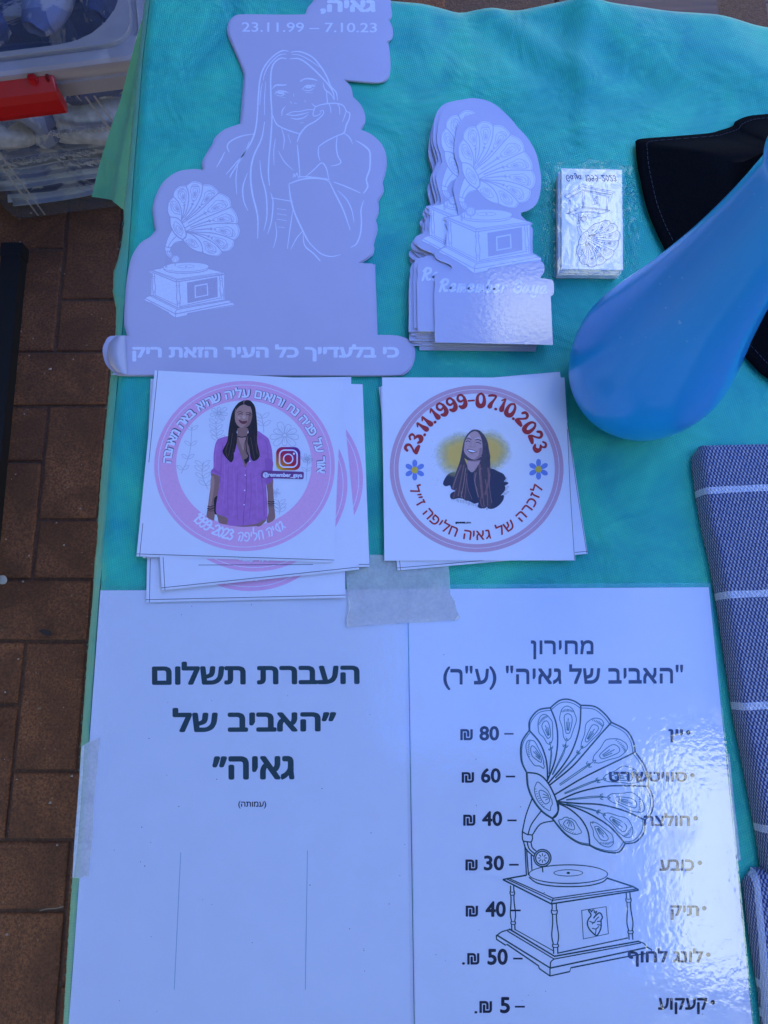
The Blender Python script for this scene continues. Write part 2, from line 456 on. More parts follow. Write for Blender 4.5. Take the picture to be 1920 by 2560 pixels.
def box_vf(x0, x1, y0, y1, z0, z1):
    V = [Vector((x, y, z)) for z in (z0, z1) for y in (y0, y1) for x in (x0, x1)]
    return V, [(0, 2, 3, 1), (4, 5, 7, 6), (0, 1, 5, 4), (2, 6, 7, 3), (0, 4, 6, 2), (1, 3, 7, 5)]
def rbox(name, x0, x1, y0, y1, z0, z1, mat, parent=None, bev=.003, loc=None, seg=2):
    bm = bmesh.new()
    V, Fc = box_vf(x0, x1, y0, y1, z0, z1); vs = [bm.verts.new(v) for v in V]
    for f in Fc: bm.faces.new([vs[i] for i in f])
    if bev: bmesh.ops.bevel(bm, geom=bm.edges[:], offset=bev, segments=seg, affect='EDGES')
    vs = [v.co.copy() for v in bm.verts]; bm.verts.index_update()
    Fc = [tuple(v.index for v in f.verts) for f in bm.faces]; bm.free()
    return mesh(name, vs, Fc, mat, parent, loc or ((x0 + x1) / 2, (y0 + y1) / 2, z0))

# ================================================================== GROUND
def brick_mat(name, c1, c2, c3):
    t = NT(name); co = t.coord()
    oi = t.n('ShaderNodeObjectInfo')
    ad = t.n('ShaderNodeVectorMath', operation='ADD'); t.l(co, ad.inputs[0]); t.l(oi.outputs['Location'], ad.inputs[1]); v = ad.outputs[0]
    n = t.noise(9, 4, .6, v); g = t.noise(260, 3, .7, v); sp = t.noise(150, 2, .5, v)
    col = t.ramp(n, [(.3, c1), (.55, c2), (.75, c3)])
    col = t.mix(t.math('MULTIPLY', oi.outputs['Random'], .45), col, tuple(x * .55 for x in c1))
    col = t.mix(t.ramp(g, [(.40, (0, 0, 0)), (.62, (.75, .75, .75))]), col, tuple(x * .30 for x in c1))
    col = t.mix(t.ramp(sp, [(.70, (0, 0, 0)), (.76, (.7, .7, .7))]), col, (.45, .30, .18))
    st_ = t.ramp(t.noise(5, 5, .7, v, 1.5), [(.42, (.6, .6, .6)), (.6, (0, 0, 0))])
    col = t.mix(st_, col, tuple(x * .38 for x in c1))
    nm = t.bump(g, 1.0, .0028); nm = t.bump(t.noise(30, 3, .5, v), .5, .003, nm)
    return t.done(t.pbsdf(col, .9, nm))
m_brick = brick_mat('paver_concrete', (.29, .10, .034), (.40, .14, .048), (.52, .19, .07))
t = NT('joint_sand')
m_sand = t.done(t.pbsdf(t.ramp(t.noise(120, 4, .7), [(.3, (.12, .055, .025)), (.7, (.22, .11, .055))]), .95, t.bump(t.noise(300, 3), .8, .003)))
# wide ground around the stall, with herringbone-like joints fading into colour further out
t = NT('paving_far'); br = t.n('ShaderNodeTexBrick'); t.l(t.coord(), br.inputs['Vector'])
br.inputs['Scale'].default_value = 5; br.inputs['Mortar Size'].default_value = .012
br.inputs['Color1'].default_value = (.22, .11, .07, 1); br.inputs['Color2'].default_value = (.27, .15, .1, 1); br.inputs['Mortar'].default_value = (.08, .055, .04, 1)
m_far = t.done(t.pbsdf(br.outputs[0], .9))
g = mesh('ground', [(-60, -60, -.004), (60, -60, -.004), (60, 60, -.004), (-60, 60, -.004)], [(0, 1, 2, 3)], m_far); tag(g, kind='structure')
PX0, PX1, PY0, PY1 = -1.60, .75, -1.35, 1.75
pav = mesh('pavement', [(PX0, PY0, 0), (PX1, PY0, 0), (PX1, PY1, 0), (PX0, PY1, 0)], [(0, 1, 2, 3)], m_sand)
tag(pav, kind='structure')
def brick_mesh(seed):
    rr = random.Random(seed); g_ = .0026; L, Wd, H = .2 - 2 * g_, .1 - 2 * g_, .0036
    bm = bmesh.new(); b = .004
    rings = [(0, -.002), (0, H - b * .7), (b * .4, H - b * .15), (b, H)]
    pts = []
    for ins, z in rings:
        row = []
        nx, ny = 6, 3
        per = [(i / nx, 0) for i in range(nx)] + [(1, j / ny) for j in range(ny)] + [(1 - i / nx, 1) for i in range(nx)] + [(0, 1 - j / ny) for j in range(ny)]
        for k, (u, v) in enumerate(per):
            w = rr.uniform(-.0012, .0009) if ins < b else 0
            x = lerp(-L / 2 + ins, L / 2 - ins, u); y = lerp(-Wd / 2 + ins, Wd / 2 - ins, v)
            row.append(bm.verts.new((x * (1 + w * 4), y * (1 + w * 9), z + rr.uniform(-.0003, .0003))))
        pts.append(row)
    n = len(pts[0])
    for a, b2 in zip(pts, pts[1:]):
        for k in range(n): bm.faces.new((a[k], a[(k + 1) % n], b2[(k + 1) % n], b2[k]))
    bm.faces.new(pts[-1])
    me = bpy.data.meshes.new('brick'); bm.to_mesh(me); bm.free(); me.materials.append(m_brick); return me
bmeshes = [brick_mesh(s) for s in range(5)]
X0b, Y0b = -.578, .5577
nb = 0
for r in range(-12, 19):
    for c in range(-10, 14):
        cl = (c + r) % 4
        if cl == 0: cx, cy, rot = X0b + .1 * c, Y0b - .1 * r - .05, 0
        elif cl == 2: cx, cy, rot = X0b + .1 * c - .05, Y0b - .1 * (r + 1), R(90)
        else: continue
        if not (PX0 + .1 < cx < .15 and PY0 + .1 < cy < PY1 - .1): continue
        nb += 1
        if nb > 298: continue
        o = bpy.data.objects.new('brick', random.choice(bmeshes)); C.objects.link(o); o.parent = pav
        o.location = (cx, cy, random.uniform(.0, .0022)); o.rotation_euler = (random.uniform(-.006, .006), random.uniform(-.006, .006), rot + (math.pi if random.random() < .5 else 0))
# grit and crumbs lying on the pavers
gv, gf = [], []
rr = random.Random(3)
for k in range(420):
    x, y = rr.uniform(-1.1, .0), rr.uniform(-.95, 1.1); s = rr.choice((.0008, .0011, .0016, .0024)) * rr.uniform(.7, 1.2)
    o = len(gv); z = .0085
    for dx, dy, dz in ((-1, -.6, 0), (1, -.7, 0), (.8, .9, 0), (-.7, .8, 0), (0, 0, 1.1)):
        gv.append((x + dx * s * rr.uniform(.6, 1.2), y + dy * s * rr.uniform(.6, 1.2), z + dz * s))
    gf += [(o, o + 1, o + 4), (o + 1, o + 2, o + 4), (o + 2, o + 3, o + 4), (o + 3, o, o + 4)]
gr = mesh('grit', gv, gf, ink(.42, .34, .28, .9)); tag(gr, 'pale grit and crumbs scattered over the brown pavers', 'grit', kind='stuff')
def pebble(name, px, py, s, mat, label, cat):
    c = P(px, py, .008); bm = bmesh.new(); bmesh.ops.create_icosphere(bm, subdivisions=2, radius=s)
    for v in bm.verts: v.co *= 1 + .25 * noise.noise(v.co * 90 + Vector((px, 0, 0))); v.co.z *= .6
    vs = [v.co + c + Vector((0, 0, s * .5)) for v in bm.verts]; bm.verts.index_update()
    fs = [tuple(v.index for v in f.verts) for f in bm.faces]; bm.free()
    o = mesh(name, vs, fs, mat, None, (c.x, c.y, .008), smooth=True); tag(o, label, cat); return o
pebble('pebble', 8, 1450, .008, ink(.5, .48, .42, .8), 'pale grey pebble on the brown pavers at the left edge', 'pebble')
# dry leaf by a joint
lf = [(98, 1577), (104, 1573), (116, 1574), (128, 1580), (128, 1588), (118, 1590), (106, 1585)]
o = slab('dry_leaf', catmull(lf, 3, True), .012, .0008, ink(.05, .03, .02, .8)); tag(o, 'small dark dry leaf lying beside a paver joint', 'leaf')
tw = Art(); tw.line([(100, 2277), (118, 2272), (140, 2271), (158, 2266)], 3, ink(.30, .22, .14, .9))
o = tw.build('twig', .0125, None); tag(o, 'thin tan twig lying across the pavers lower left', 'twig')

# ================================================================== BLACK BAR ON THE GROUND
a = P(38, 622, .06); b = P(-55, 1560, .06)
bar = empty('steel_bar', (a.x, a.y, 0)); tag(bar, 'black square steel tube lying along the pavers at left edge', 'metal bar')
m_blk = ink(.004, .004, .004, .6)
d = (b - a).normalized(); sx_ = Vector((-d.y, d.x, 0)); up = Vector((0, 0, 1))
hw = .0165
V = [a + d * t_ + sx_ * hw * i + up * (.012 * j) for t_ in (0.004, (b - a).length) for i, j in ((-1, -1), (1, -1), (1, 1), (-1, 1))]
mesh('tube', V, [(0, 1, 2, 3), (4, 7, 6, 5), (0, 4, 5, 1), (1, 5, 6, 2), (2, 6, 7, 3), (3, 7, 4, 0)], m_blk, bar)
V = [a + d * t_ + sx_ * (hw + .0015) * i + up * (.0135 * j) for t_ in (-.004, .02) for i, j in ((-1, -1), (1, -1), (1, 1), (-1, 1))]
mesh('end_cap', V, [(0, 1, 2, 3), (4, 7, 6, 5), (0, 4, 5, 1), (1, 5, 6, 2), (2, 6, 7, 3), (3, 7, 4, 0)], ink(.004, .004, .004, .6), bar)
for t_ in (.80,):
    c_ = a + d * t_
    V, Fc = box_vf(c_.x - .012, c_.x + .012, c_.y - .012, c_.y + .012, .006, .05); mesh('foot', V, Fc, m_blk, bar)

# ================================================================== TABLE
EX = -.197
table = empty('folding_table', (.4, -.1, 0)); tag(table, 'folding market table standing under the turquoise cloth', 'table')
rbox('tabletop', EX + .012, 1.23, -.72, .515, T - .034, T - .0055, ink(.35, .35, .36, .6), table, .004)
for x in (EX + .1, 1.15):
    for y in (-.62, .42):
        rbox('leg', x - .014, x + .014, y - .014, y + .014, 0, T - .034, ink(.08, .08, .085, .4), table, .003)

# zones where the papers and goods press the cloth flat (pixel boxes)
ZON = [(300, 0, 1040, 940), (1010, 260, 1400, 900), (1380, 400, 1590, 700), (330, 920, 940, 1510), (930, 920, 1480, 1430),
       (160, 1460, 1900, 2600), (1580, 280, 2300, 980), (1420, 600, 2000, 1100), (1700, 1080, 2400, 2600)]
ZW_ = []
for x0, y0, x1, y1 in ZON:
    p, q, r_, s_ = P(x0, y0), P(x1, y0), P(x0, y1), P(x1, y1)
    ZW_.append((min(p.x, r_.x), max(q.x, s_.x), min(r_.y, s_.y), max(p.y, q.y)))
def relief(x, y):
    m = 1.0
    for x0, x1, y0, y1 in ZW_:
        dx = max(x0 - x, 0, x - x1); dy = max(y0 - y, 0, y - y1)
        m = min(m, sstep(.0, .035, math.hypot(dx, dy)))
    if m <= 0: return -.0008
    h = .0030 * noise.noise(Vector((x * 6 + y * 3, y * 5 - x * 5, 1.3)))
    s_ = x * .78 + y * .62; w_ = -x * .62 + y * .78
    h += .0030 * noise.noise(Vector((s_ * 26 + 3 * noise.noise(Vector((x * 5, y * 5, 4))), w_ * 5, 7.7)))
    # long soft creases running down from the far edge
    for xc, k, wd, am in ((.335, -.25, .010, .0045), (.40, -.35, .013, .003), (.60, -.05, .009, .004), (.16, -.1, .012, .002), (.49, .1, .015, .002)):
        xx = x - (xc + k * (.45 - y) * .35 + .02 * noise.noise(Vector((y * 7, xc * 9, 0))))
        f = sstep(.05, .2, y)
        h += am * f * math.exp(-(xx / wd) ** 2)
    return m * (2.6 * h + .0008) - .0008
FOLD = [(375, -40), (352, 150), (341, 300), (331, 420), (322, 560), (312, 700), (301, 830), (287, 980), (272, 1150), (260, 1300), (252, 1400), (243, 1500), (225, 1750), (208, 2000), (190, 2250), (172, 2480), (166, 2640)]
RAG = [(366, -40), (345, 150), (331, 300), (319, 440), (309, 525), (309, 560), (303, 610), (294, 650), (284, 680), (282, 730), (290, 770), (289, 830), (280, 900), (272, 980), (262, 1080), (257, 1140), (250, 1220), (245, 1300), (243, 1350), (237, 1400), (231, 1500), (218, 1640), (203, 1850), (193, 2050), (178, 2230), (167, 2400), (158, 2560), (155, 2640)]
yf = [(p[1], p[0]) for p in FOLD]; yr = [(p[1], p[0]) for p in RAG]
cloth = empty('tablecloth', (.45, -.1, T)); tag(cloth, 'wrinkled turquoise non-woven tablecloth draped over the market table', 'tablecloth')
fold_w = sorted((P(interp(yf, py), py, T).y, P(interp(yf, py), py, T).x) for py in range(-60, 2660, 12))
def edgeX(y): return interp(fold_w, y)
NXc, NYc = 250, 235
YF, YN, XR = .552, -.74, 1.25
V, Fc = [], []
for j in range(NYc + 1):
    for i in range(NXc + 1):
        u = i / NXc; v_ = j / NYc
        yfar = max(.527, .580 - .113 * u) + .0035 * math.sin(u * 26) + .003 * noise.noise(Vector((u * 30, 0, 0)))
        y = lerp(YN, yfar, v_); ex = edgeX(y); x = lerp(ex, XR, u ** 1.15)
        h = relief(x, y)
        dr = y - (yfar - .012)
        if dr > 0: h -= .0085 * (dr / .012) ** 2
        V.append((x, y, T + h - .0035 * math.exp(-((x - ex) / .003) ** 2)))
for j in range(NYc):
    for i in range(NXc):
        a_ = j * (NXc + 1) + i; Fc.append((a_, a_ + 1, a_ + NXc + 2, a_ + NXc + 1))
# far hem hanging down
base = len(V); top = [j_ for j_ in range(NYc * (NXc + 1), (NYc + 1) * (NXc + 1))]
for k in range(1, 6):
    for i, ti in enumerate(top):
        vx, vy, vz = V[ti]; V.append((vx, vy + .004 * math.sin(i * .21) * k / 5 + .002, vz - .045 * k))
for k in range(5):
    for i in range(NXc):
        a_ = (top[i] if k == 0 else base + (k - 1) * (NXc + 1) + i); b_ = (top[i + 1] if k == 0 else base + (k - 1) * (NXc + 1) + i + 1)
        c_ = base + k * (NXc + 1) + i; Fc.append((a_, b_, c_ + 1, c_))
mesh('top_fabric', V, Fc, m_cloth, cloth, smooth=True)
# turned ragged hem along the left edge
V, Fc = [], []; rows = list(range(-60, 2660, 5)); NC = 5
for py in rows:
    xf_, xr_ = interp(yf, py), interp(yr, py)
    xr_ += 1.6 * noise.noise(Vector((py * .09, 0, 0))) + 1.2 * noise.noise(Vector((py * .4, 3, 0)))
    for k in range(NC + 1):
        t_ = k / NC; V.append(P(lerp(xf_ + 4, xr_, t_), py, T - .0040 - .008 * t_ ** 1.6 + .0006 * noise.noise(Vector((py * .05, t_ * 3, 5)))))
    V.append(V[-1] + Vector((.012, 0, -.006))); V.append(V[-1] + Vector((.012, 0, -.003)))
w = NC + 3
for j in range(len(rows) - 1):
    for i in range(w - 1): Fc.append((j * w + i, j * w + i + 1, (j + 1) * w + i + 1, (j + 1) * w + i))
mesh('turned_hem', V, Fc, m_cloth_warmlit, cloth, smooth=True)
# loose threads of the torn edge
th = Art()
for k in range(70):
    py = random.uniform(20, 2500); x = interp(yr, py) + 2; L = random.uniform(2, 7)
    th.line([(x, py), (x - L * .6, py + random.uniform(-4, 4)), (x - L, py + random.uniform(-8, 8))], .7, m_cloth_warmlit, 0, 3)
th.build('loose_threads', T - .011, cloth)['kind'] = 'stuff'
# hanging corner fabric flaring out below the table edge
Lb = [(366, -10), (363, 23), (340, 100), (320, 174), (301, 251), (270, 340), (247, 417), (229, 492)]
V, Fc = [], []; NR, NCc = 40, 14
for j in range(NR + 1):
    t_ = j / NR; py = lerp(-10, 492, t_); lx = interp([(p[1], p[0]) for p in Lb], py)
    zl = lerp(T - .012, .42, t_); zr = lerp(T - .014, .46, t_)
    p0 = P(lx, py, zl); p1 = P(interp(yf, py + 20 * t_) + 14, py + 36 * t_, zr)
    for i in range(NCc + 1):
        s_ = i / NCc; q = p0.lerp(p1, s_); q.z += .02 * t_ * math.sin(math.pi * s_); q.x += .012 * t_ * math.sin(s_ * 5)
        if j == NR: q.y -= .01 * math.sin(math.pi * min(1, s_ * 1.2))
        V.append(q)
for j in range(NR):
    for i in range(NCc): a_ = j * (NCc + 1) + i; Fc.append((a_, a_ + 1, a_ + NCc + 2, a_ + NCc + 1))
mesh('hanging_corner', V, Fc, m_cloth_warmlit, cloth, smooth=True)

# ================================================================== GRAMOPHONE DRAWING (traced in its own grid)
RIM = [(640, 1105), (435, 738), (457, 402), (625, 222), (868, 202), (1112, 338), (1302, 575), (1405, 848), (1380, 1118), (1222, 1305), (940, 1320)]
BUL = [[(560, 1050), (490, 960), (445, 850)], [(393, 640), (395, 500)], [(462, 320), (530, 240)], [(690, 168), (750, 153), (815, 168)], [(980, 212), (1060, 272)],
       [(1230, 400), (1285, 485)], [(1375, 680), (1405, 770)], [(1445, 940), (1435, 1050)], [(1375, 1210), (1310, 1290)], [(1180, 1368), (1110, 1378), (1010, 1355)], [(850, 1300), (740, 1225)]]
RIB = [[(680, 985), (685, 1050), (640, 1105)],
       [(690, 1020), (660, 925), (600, 812), (530, 752), (435, 738)],
       [(603, 800), (600, 700), (585, 610), (540, 500), (457, 402)],
       [(604, 795), (660, 650), (683, 500), (672, 350), (625, 222)],
       [(612, 820), (720, 690), (800, 560), (858, 380), (868, 202)],
       [(620, 838), (790, 700), (900, 580), (1020, 440), (1112, 338)],
       [(645, 872), (800, 790), (1000, 700), (1150, 640), (1302, 575)],
       [(665, 915), (800, 900), (1000, 862), (1200, 842), (1405, 848)],
       [(685, 970), (850, 985), (1030, 995), (1220, 1045), (1380, 1118)],
       [(690, 980), (830, 1020), (960, 1080), (1100, 1170), (1222, 1305)],
       [(690, 985), (780, 1030), (870, 1110), (925, 1210), (940, 1320)],
       [(690, 990), (690, 1030), (680, 1070), (665, 1090), (640, 1105)]]
RIB[7] = [(685, 965), (850, 895), (1050, 850), (1230, 843), (1405, 848)]
RIB[6] = [(665, 912), (850, 800), (1000, 722), (1150, 650), (1302, 575)]
def rs(pts, n=24):
    c = catmull(pts, 8); L = [0]
    for a_, b_ in zip(c, c[1:]): L.append(L[-1] + math.hypot(b_[0] - a_[0], b_[1] - a_[1]))
    out = []
    for k in range(n + 1):
        s_ = L[-1] * k / n; i = 0
        while i < len(L) - 2 and L[i + 1] < s_: i += 1
        t_ = (s_ - L[i]) / max(1e-9, L[i + 1] - L[i]); out.append((lerp(c[i][0], c[i + 1][0], t_), lerp(c[i][1], c[i + 1][1], t_)))
    return out
RIBS = [rs(r) for r in RIB]
def rib_at(i, v):
    v = max(0, min(1, v)) * 24; k = min(23, int(v)); a_, b_ = RIBS[i][k], RIBS[i][k + 1]; return (lerp(a_[0], b_[0], v - k), lerp(a_[1], b_[1], v - k))
def petal(i, u, v):
    """point in petal i between rib i and rib i+1, v from throat to rim"""
    j = i + 1
    a_, b_ = rib_at(i, v), rib_at(j, v); x, y = lerp(a_[0], b_[0], u), lerp(a_[1], b_[1], u)
    m = BUL[i][len(BUL[i]) // 2]; e0, e1 = RIBS[i][-1], RIBS[j][-1]
    mx, my = (m[0] - (e0[0] + e1[0]) / 2), (m[1] - (e0[1] + e1[1]) / 2)
    k = 4 * u * (1 - u) * (max(0, v) ** 3); return (x + mx * k, y + my * k)
ORN = [[(.5, .93), (.68, .91), (.78, .86), (.84, .80), (.76, .7), (.70, .6), (.62, .57), (.56, .55), (.5, .58), (.44, .55), (.38, .57), (.30, .6), (.24, .7), (.16, .80), (.22, .86), (.32, .91)]]
ORN2 = [(.5, .85), (.64, .83), (.66, .76), (.60, .65), (.5, .635), (.40, .65), (.34, .76), (.36, .83)]
def horn_outline():
    pts = []
    for i in range(11): pts.append((*RIM[i], True)); pts += BUL[i]
    return outline(pts)
def outline(pts, n=4):
    """closed smooth outline; points with a third value are corners"""
    cs = [i for i, p in enumerate(pts) if len(p) > 2]; Q = [(p[0], p[1]) for p in pts]; L = len(pts)
    if not cs: c = catmull(Q, n, True)
    else:
        c = []
        for a_, b_ in zip(cs, cs[1:] + [cs[0] + L]):
            c += catmull([Q[i % L] for i in range(a_, b_ + 1)], n)[:-1] if b_ - a_ > 1 else [Q[a_]]
    out = [c[0]]
    for p in c[1:]:
        if math.hypot(p[0] - out[-1][0], p[1] - out[-1][1]) > .3: out.append(p)
    if math.hypot(out[0][0] - out[-1][0], out[0][1] - out[-1][1]) < .3: out.pop()
    return out
def baluster(top, bot, w):
    prof = [(0, .5), (.1, .5), (.12, .62), (.16, .7), (.2, .55), (.24, .45), (.4, .5), (.6, .78), (.72, .72), (.8, .5), (.82, .62), (.86, .7), (.88, .5), (1, .5)]
    dx, dy = bot[0] - top[0], bot[1] - top[1]
    Lp = [(top[0] + dx * t_ - w * k, top[1] + dy * t_) for t_, k in prof]; Rp = [(top[0] + dx * t_ + w * k, top[1] + dy * t_) for t_, k in prof]
    return Lp, Rp
def gramophone(art, fh, fb, L, dark, fine, sc_, fill=None, panel=None, heart=True, w0=1.0):
    """fh places the horn, fb the cabinet; sc_ = pixels per grid unit"""
    w1, w2 = 10 * sc_ * w0, 5.5 * sc_ * w0
    if fill:
        art.poly(horn_outline(), fill, L, frame=fh)
        art.poly([(480, 945), (430, 1080), (402, 1210), (405, 1280), (430, 1350), (490, 1410), (520, 1370), (480, 1300), (480, 1240), (540, 1160), (645, 1125), (560, 1040)], fill, L + .2, frame=fh)
        art.poly([(250, 1591), (430, 1558), (460, 1560), (1080, 1580), (1322, 1668), (1322, 1680), (1290, 1700), (1295, 2070), (1340, 2095), (1395, 2130), (1432, 2150), (1430, 2185), (785, 2296), (780, 2326), (622, 2361), (530, 2281), (280, 2108), (195, 2068), (195, 2036), (290, 1990), (300, 1640), (255, 1610)], fill, L + .1, frame=fb)
        art.ell(768, 1549, 314, 78, fill, L + .4, frame=fb); art.ell(562, 1420, 68, 68, fill, L + .5, 30, frame=fh)
        if panel: art.poly([(780, 1800), (1200, 1720), (1205, 2040), (790, 2130)], panel, L + .5, frame=fb); art.poly([(885, 1850), (1065, 1815), (1075, 2010), (890, 2050)], fill, L + .8, frame=fb); art.poly([(900, 1868), (1052, 1836), (1060, 1998), (905, 2030)], panel, L + 1, frame=fb)
    L += 1
    for i in range(11):
        e0 = (*RIM[i],); e1 = (*RIM[(i + 1) % 11],)
        art.line([e0] + BUL[i] + [e1], w1, dark, L, 5, frame=fh)
        c = (700, 900); ins = [(lerp(p[0], c[0], .03), lerp(p[1], c[1], .03)) for p in [e0] + BUL[i] + [e1]]
        art.line(ins, w2, fine, L, 5, frame=fh)
    for i in range(12):
        art.line(RIBS[i], w1, dark, L, 0, frame=fh)
    for i in range(11):
        art.line([petal(i, u, v) for u, v in ORN[0]], w2, fine, L, 3, True, frame=fh)
        art.line([petal(i, u, v) for u, v in ORN2], w2, fine, L, 3, True, frame=fh)
        for u0, u1 in ((.5, .5), (.43, .46), (.57, .54)):
            art.line([petal(i, u0, .80 if u0 == .5 else .76), petal(i, u1, .67)], w2, fine, L, 0, frame=fh)
        for k in range(9):
            u = lerp(.30, .70, k / 8); art.line([petal(i, u, .875), petal(i, u, .90 - .01 * abs(k - 4) / 4)], w2 * .9, fine, L, 0, frame=fh)
        if 1 < i < 9:
            art.line([petal(i, .5, .55), petal(i, .5, .50)], w2, fine, L, 0, frame=fh)
            art.line([petal(i, .34, .50), petal(i, .40, .47), petal(i, .5, .51), petal(i, .60, .47), petal(i, .66, .50)], w2, fine, L, 3, frame=fh)
            art.line([petal(i, .5, .51), petal(i, .46, .40), petal(i, .45, .1)], w2, fine, L, 3, frame=fh)
            art.line([petal(i, .5, .51), petal(i, .55, .40), petal(i, .57, .1)], w2, fine, L, 3, frame=fh)
    for pts in ([(480, 945), (430, 1080), (402, 1210)], [(548, 1050), (475, 1150), (447, 1232)], [(645, 1125), (545, 1150), (480, 1240)], [(402, 1210), (440, 1232), (480, 1240), (475, 1288), (440, 1290), (405, 1278), (402, 1210)],
                [(410, 1285), (432, 1350), (490, 1405)], [(470, 1290), (480, 1335), (508, 1362)], [(440, 1290), (455, 1345), (498, 1385)], [(422, 1320), (434, 1555)], [(436, 1350), (450, 1552)], [(472, 1400), (478, 1515)], [(562, 1495), (565, 1530)]):
        art.line(pts, w1 * .8, dark, L, 4, frame=fh)
    for r_ in (68, 54): art.ring((562, 1420), (r_ - 4 * w0, r_ - 4 * w0), (r_ + 4 * w0, r_ + 4 * w0), dark, L, 40, frame=fh)
    for k in range(8):
        a_ = math.pi / 4 * k; art.line([(562 + 18 * math.cos(a_), 1420 + 18 * math.sin(a_)), (562 + 36 * math.cos(a_), 1420 + 36 * math.sin(a_))], w2, dark, L, 0, frame=fh)
    art.ring((768, 1549), (309, 70), (317, 79), dark, L, 80, frame=fb); art.ring((768, 1539), (111, 22), (118, 28), dark, L, 50, frame=fb); art.ell(768, 1539, 14, 9, dark, L, 16, frame=fb)
    art.line([(458, 1575), (520, 1620), (640, 1643), (790, 1648), (930, 1640), (1040, 1612), (1080, 1578)], w1 * .8, dark, L, 4, frame=fb)
    Y = 1436
    for pts, w_ in (([(250, 155), (340, 138), (430, 122)], 1), ([(1080, 145), (1285, 212), (1325, 236)], 1), ([(295, 147), (648, 305), (1285, 213)], .7), ([(275, 150), (640, 322), (1322, 230)], .7),
                    ([(250, 158), (632, 350), (1325, 242)], 1), ([(250, 155), (295, 145)], .7), ([(648, 305), (632, 350)], .7), ([(345, 555), (645, 722)], .6), ([(690, 742), (1240, 622)], .8), ([(300, 552), (658, 768), (1330, 648)], 1),
                    ([(285, 568), (655, 790), (1345, 662)], .8), ([(200, 600), (625, 862), (1398, 697)], 1), ([(195, 602), (195, 632), (268, 680), (280, 673), (530, 843), (537, 866), (622, 925), (780, 890), (788, 860), (1240, 770), (1432, 738), (1432, 715), (1398, 695)], .9), ([(622, 862), (622, 925)], .8)):
        art.line([(x, y + Y) for x, y in pts], w1 * w_, dark, L, 0, frame=fb)
    for pts in ([(200, 600), (240, 572), (300, 555)], [(655, 790), (628, 815), (625, 862)], [(1330, 650), (1370, 665), (1398, 695)]):
        art.line([(x, y + Y) for x, y in pts], w1 * .8, dark, L, 4, frame=fb)
    for tp, bt, w_ in (((320, 207), (330, 555), 26), ((655, 350), (668, 745), 34), ((1245, 260), (1268, 632), 30)):
        for side in baluster((tp[0], tp[1] + Y), (bt[0], bt[1] + Y), w_): art.line(side, w1 * .8, dark, L, 2, frame=fb)
        for t_ in (.13, .2, .81, .87):
            cx, cy = lerp(tp[0], bt[0], t_), lerp(tp[1], bt[1], t_) + Y; art.line([(cx - w_ * .62, cy), (cx, cy + 5), (cx + w_ * .62, cy)], w2, dark, L, 3, frame=fb)
    if heart:
        art.line([(875, 402 + Y), (1070, 372 + Y), (1088, 588 + Y), (888, 630 + Y)], w2 * 1.2, dark, L, 0, True, frame=fb)
        H = [(930, 405), (950, 440), (930, 470), (920, 505), (932, 545), (962, 580), (995, 602), (1020, 565), (1030, 530), (1030, 480), (1040, 460), (1030, 430), (1012, 422), (985, 445), (972, 462)]
        art.line([(x, y + Y) for x, y in H], w1 * .9, dark, L, 4, frame=fb)
        for pts in ([(930, 400), (945, 400), (952, 415), (962, 398), (975, 402), (975, 420), (995, 408), (985, 430)], [(940, 490), (975, 500), (985, 480), (1010, 455)], [(960, 510), (972, 495)], [(1000, 490), (1028, 488)], [(1000, 515), (1028, 520)], [(960, 545), (990, 550), (1010, 530)], [(990, 550), (985, 590)]):
            art.line([(x, y + Y) for x, y in pts], w2 * 1.2, dark, L, 3, frame=fb)

# ================================================================== LAMINATED SHEETS
Z0 = T + .0010
I_teal = ink(.0005, .040, .042, .7, .2, 60); I_navy = ink(.002, .005, .018, .7); I_blk = ink(.004, .004, .008, .5); I_teal_l = ink(.22, .42, .5, .5)
I_green = ink(.002, .05, .04, .7); I_gfine = ink(.06, .18, .18, .7)
def laminated(q, label, zb):
    """pouch with a narrow clear margin, the paper inside, and the film on top"""
    cx = sum(p[0] for p in q) / 4; cy = sum(p[1] for p in q) / 4
    o = empty('laminated_sheet', tuple(P(cx, cy, zb))); tag(o, label, 'laminated sign', 'laminated signs taped to the table')
    pp = quadsheet('paper', q, zb + .0004, .0003, m_lampaper, None, o, 4)
    m_ = 10 if q[0][0] > 900 else 2
    qf = [(q[0][0] - m_, q[0][1] - 11), (q[1][0] + 4, q[1][1] - 11), (q[2][0] + 5, q[2][1] + 9), (q[3][0] - m_, q[3][1] + 9)]
    V = []; n = 24; Fc = []
    for j in range(n + 1):
        for i in range(n + 1):
            u, v_ = i / n, j / n
            x = lerp(lerp(qf[0][0], qf[1][0], u), lerp(qf[3][0], qf[2][0], u), v_); y = lerp(lerp(qf[0][1], qf[1][1], u), lerp(qf[3][1], qf[2][1], u), v_)
            V.append(P(x, y, zb + .0009 + .0004 * noise.noise(Vector((x * .006, y * .006, zb * 99)))))
    for j in range(n):
        for i in range(n): a_ = j * (n + 1) + i; Fc.append((a_, a_ + n + 1, a_ + n + 2, a_ + 1))
    mesh('laminate_film', V, Fc, m_film, o, smooth=True)
    return o, zb + .00045
QL = [(251, 1476), (1018, 1473), (1036, 2640), (166, 2640)]
QR = [(1020, 1473), (1772, 1468), (1889, 2640), (1038, 2640)]
shL, zl = laminated(QL, 'left laminated sign with large dark teal Hebrew heading and blank lower half', Z0)
shR, zr = laminated(QR, 'right laminated price list with gramophone line drawing and seven prices', Z0 + .0002)
hb = lambda s, b=.03: glyph(s[::-1], b)
A = Art()
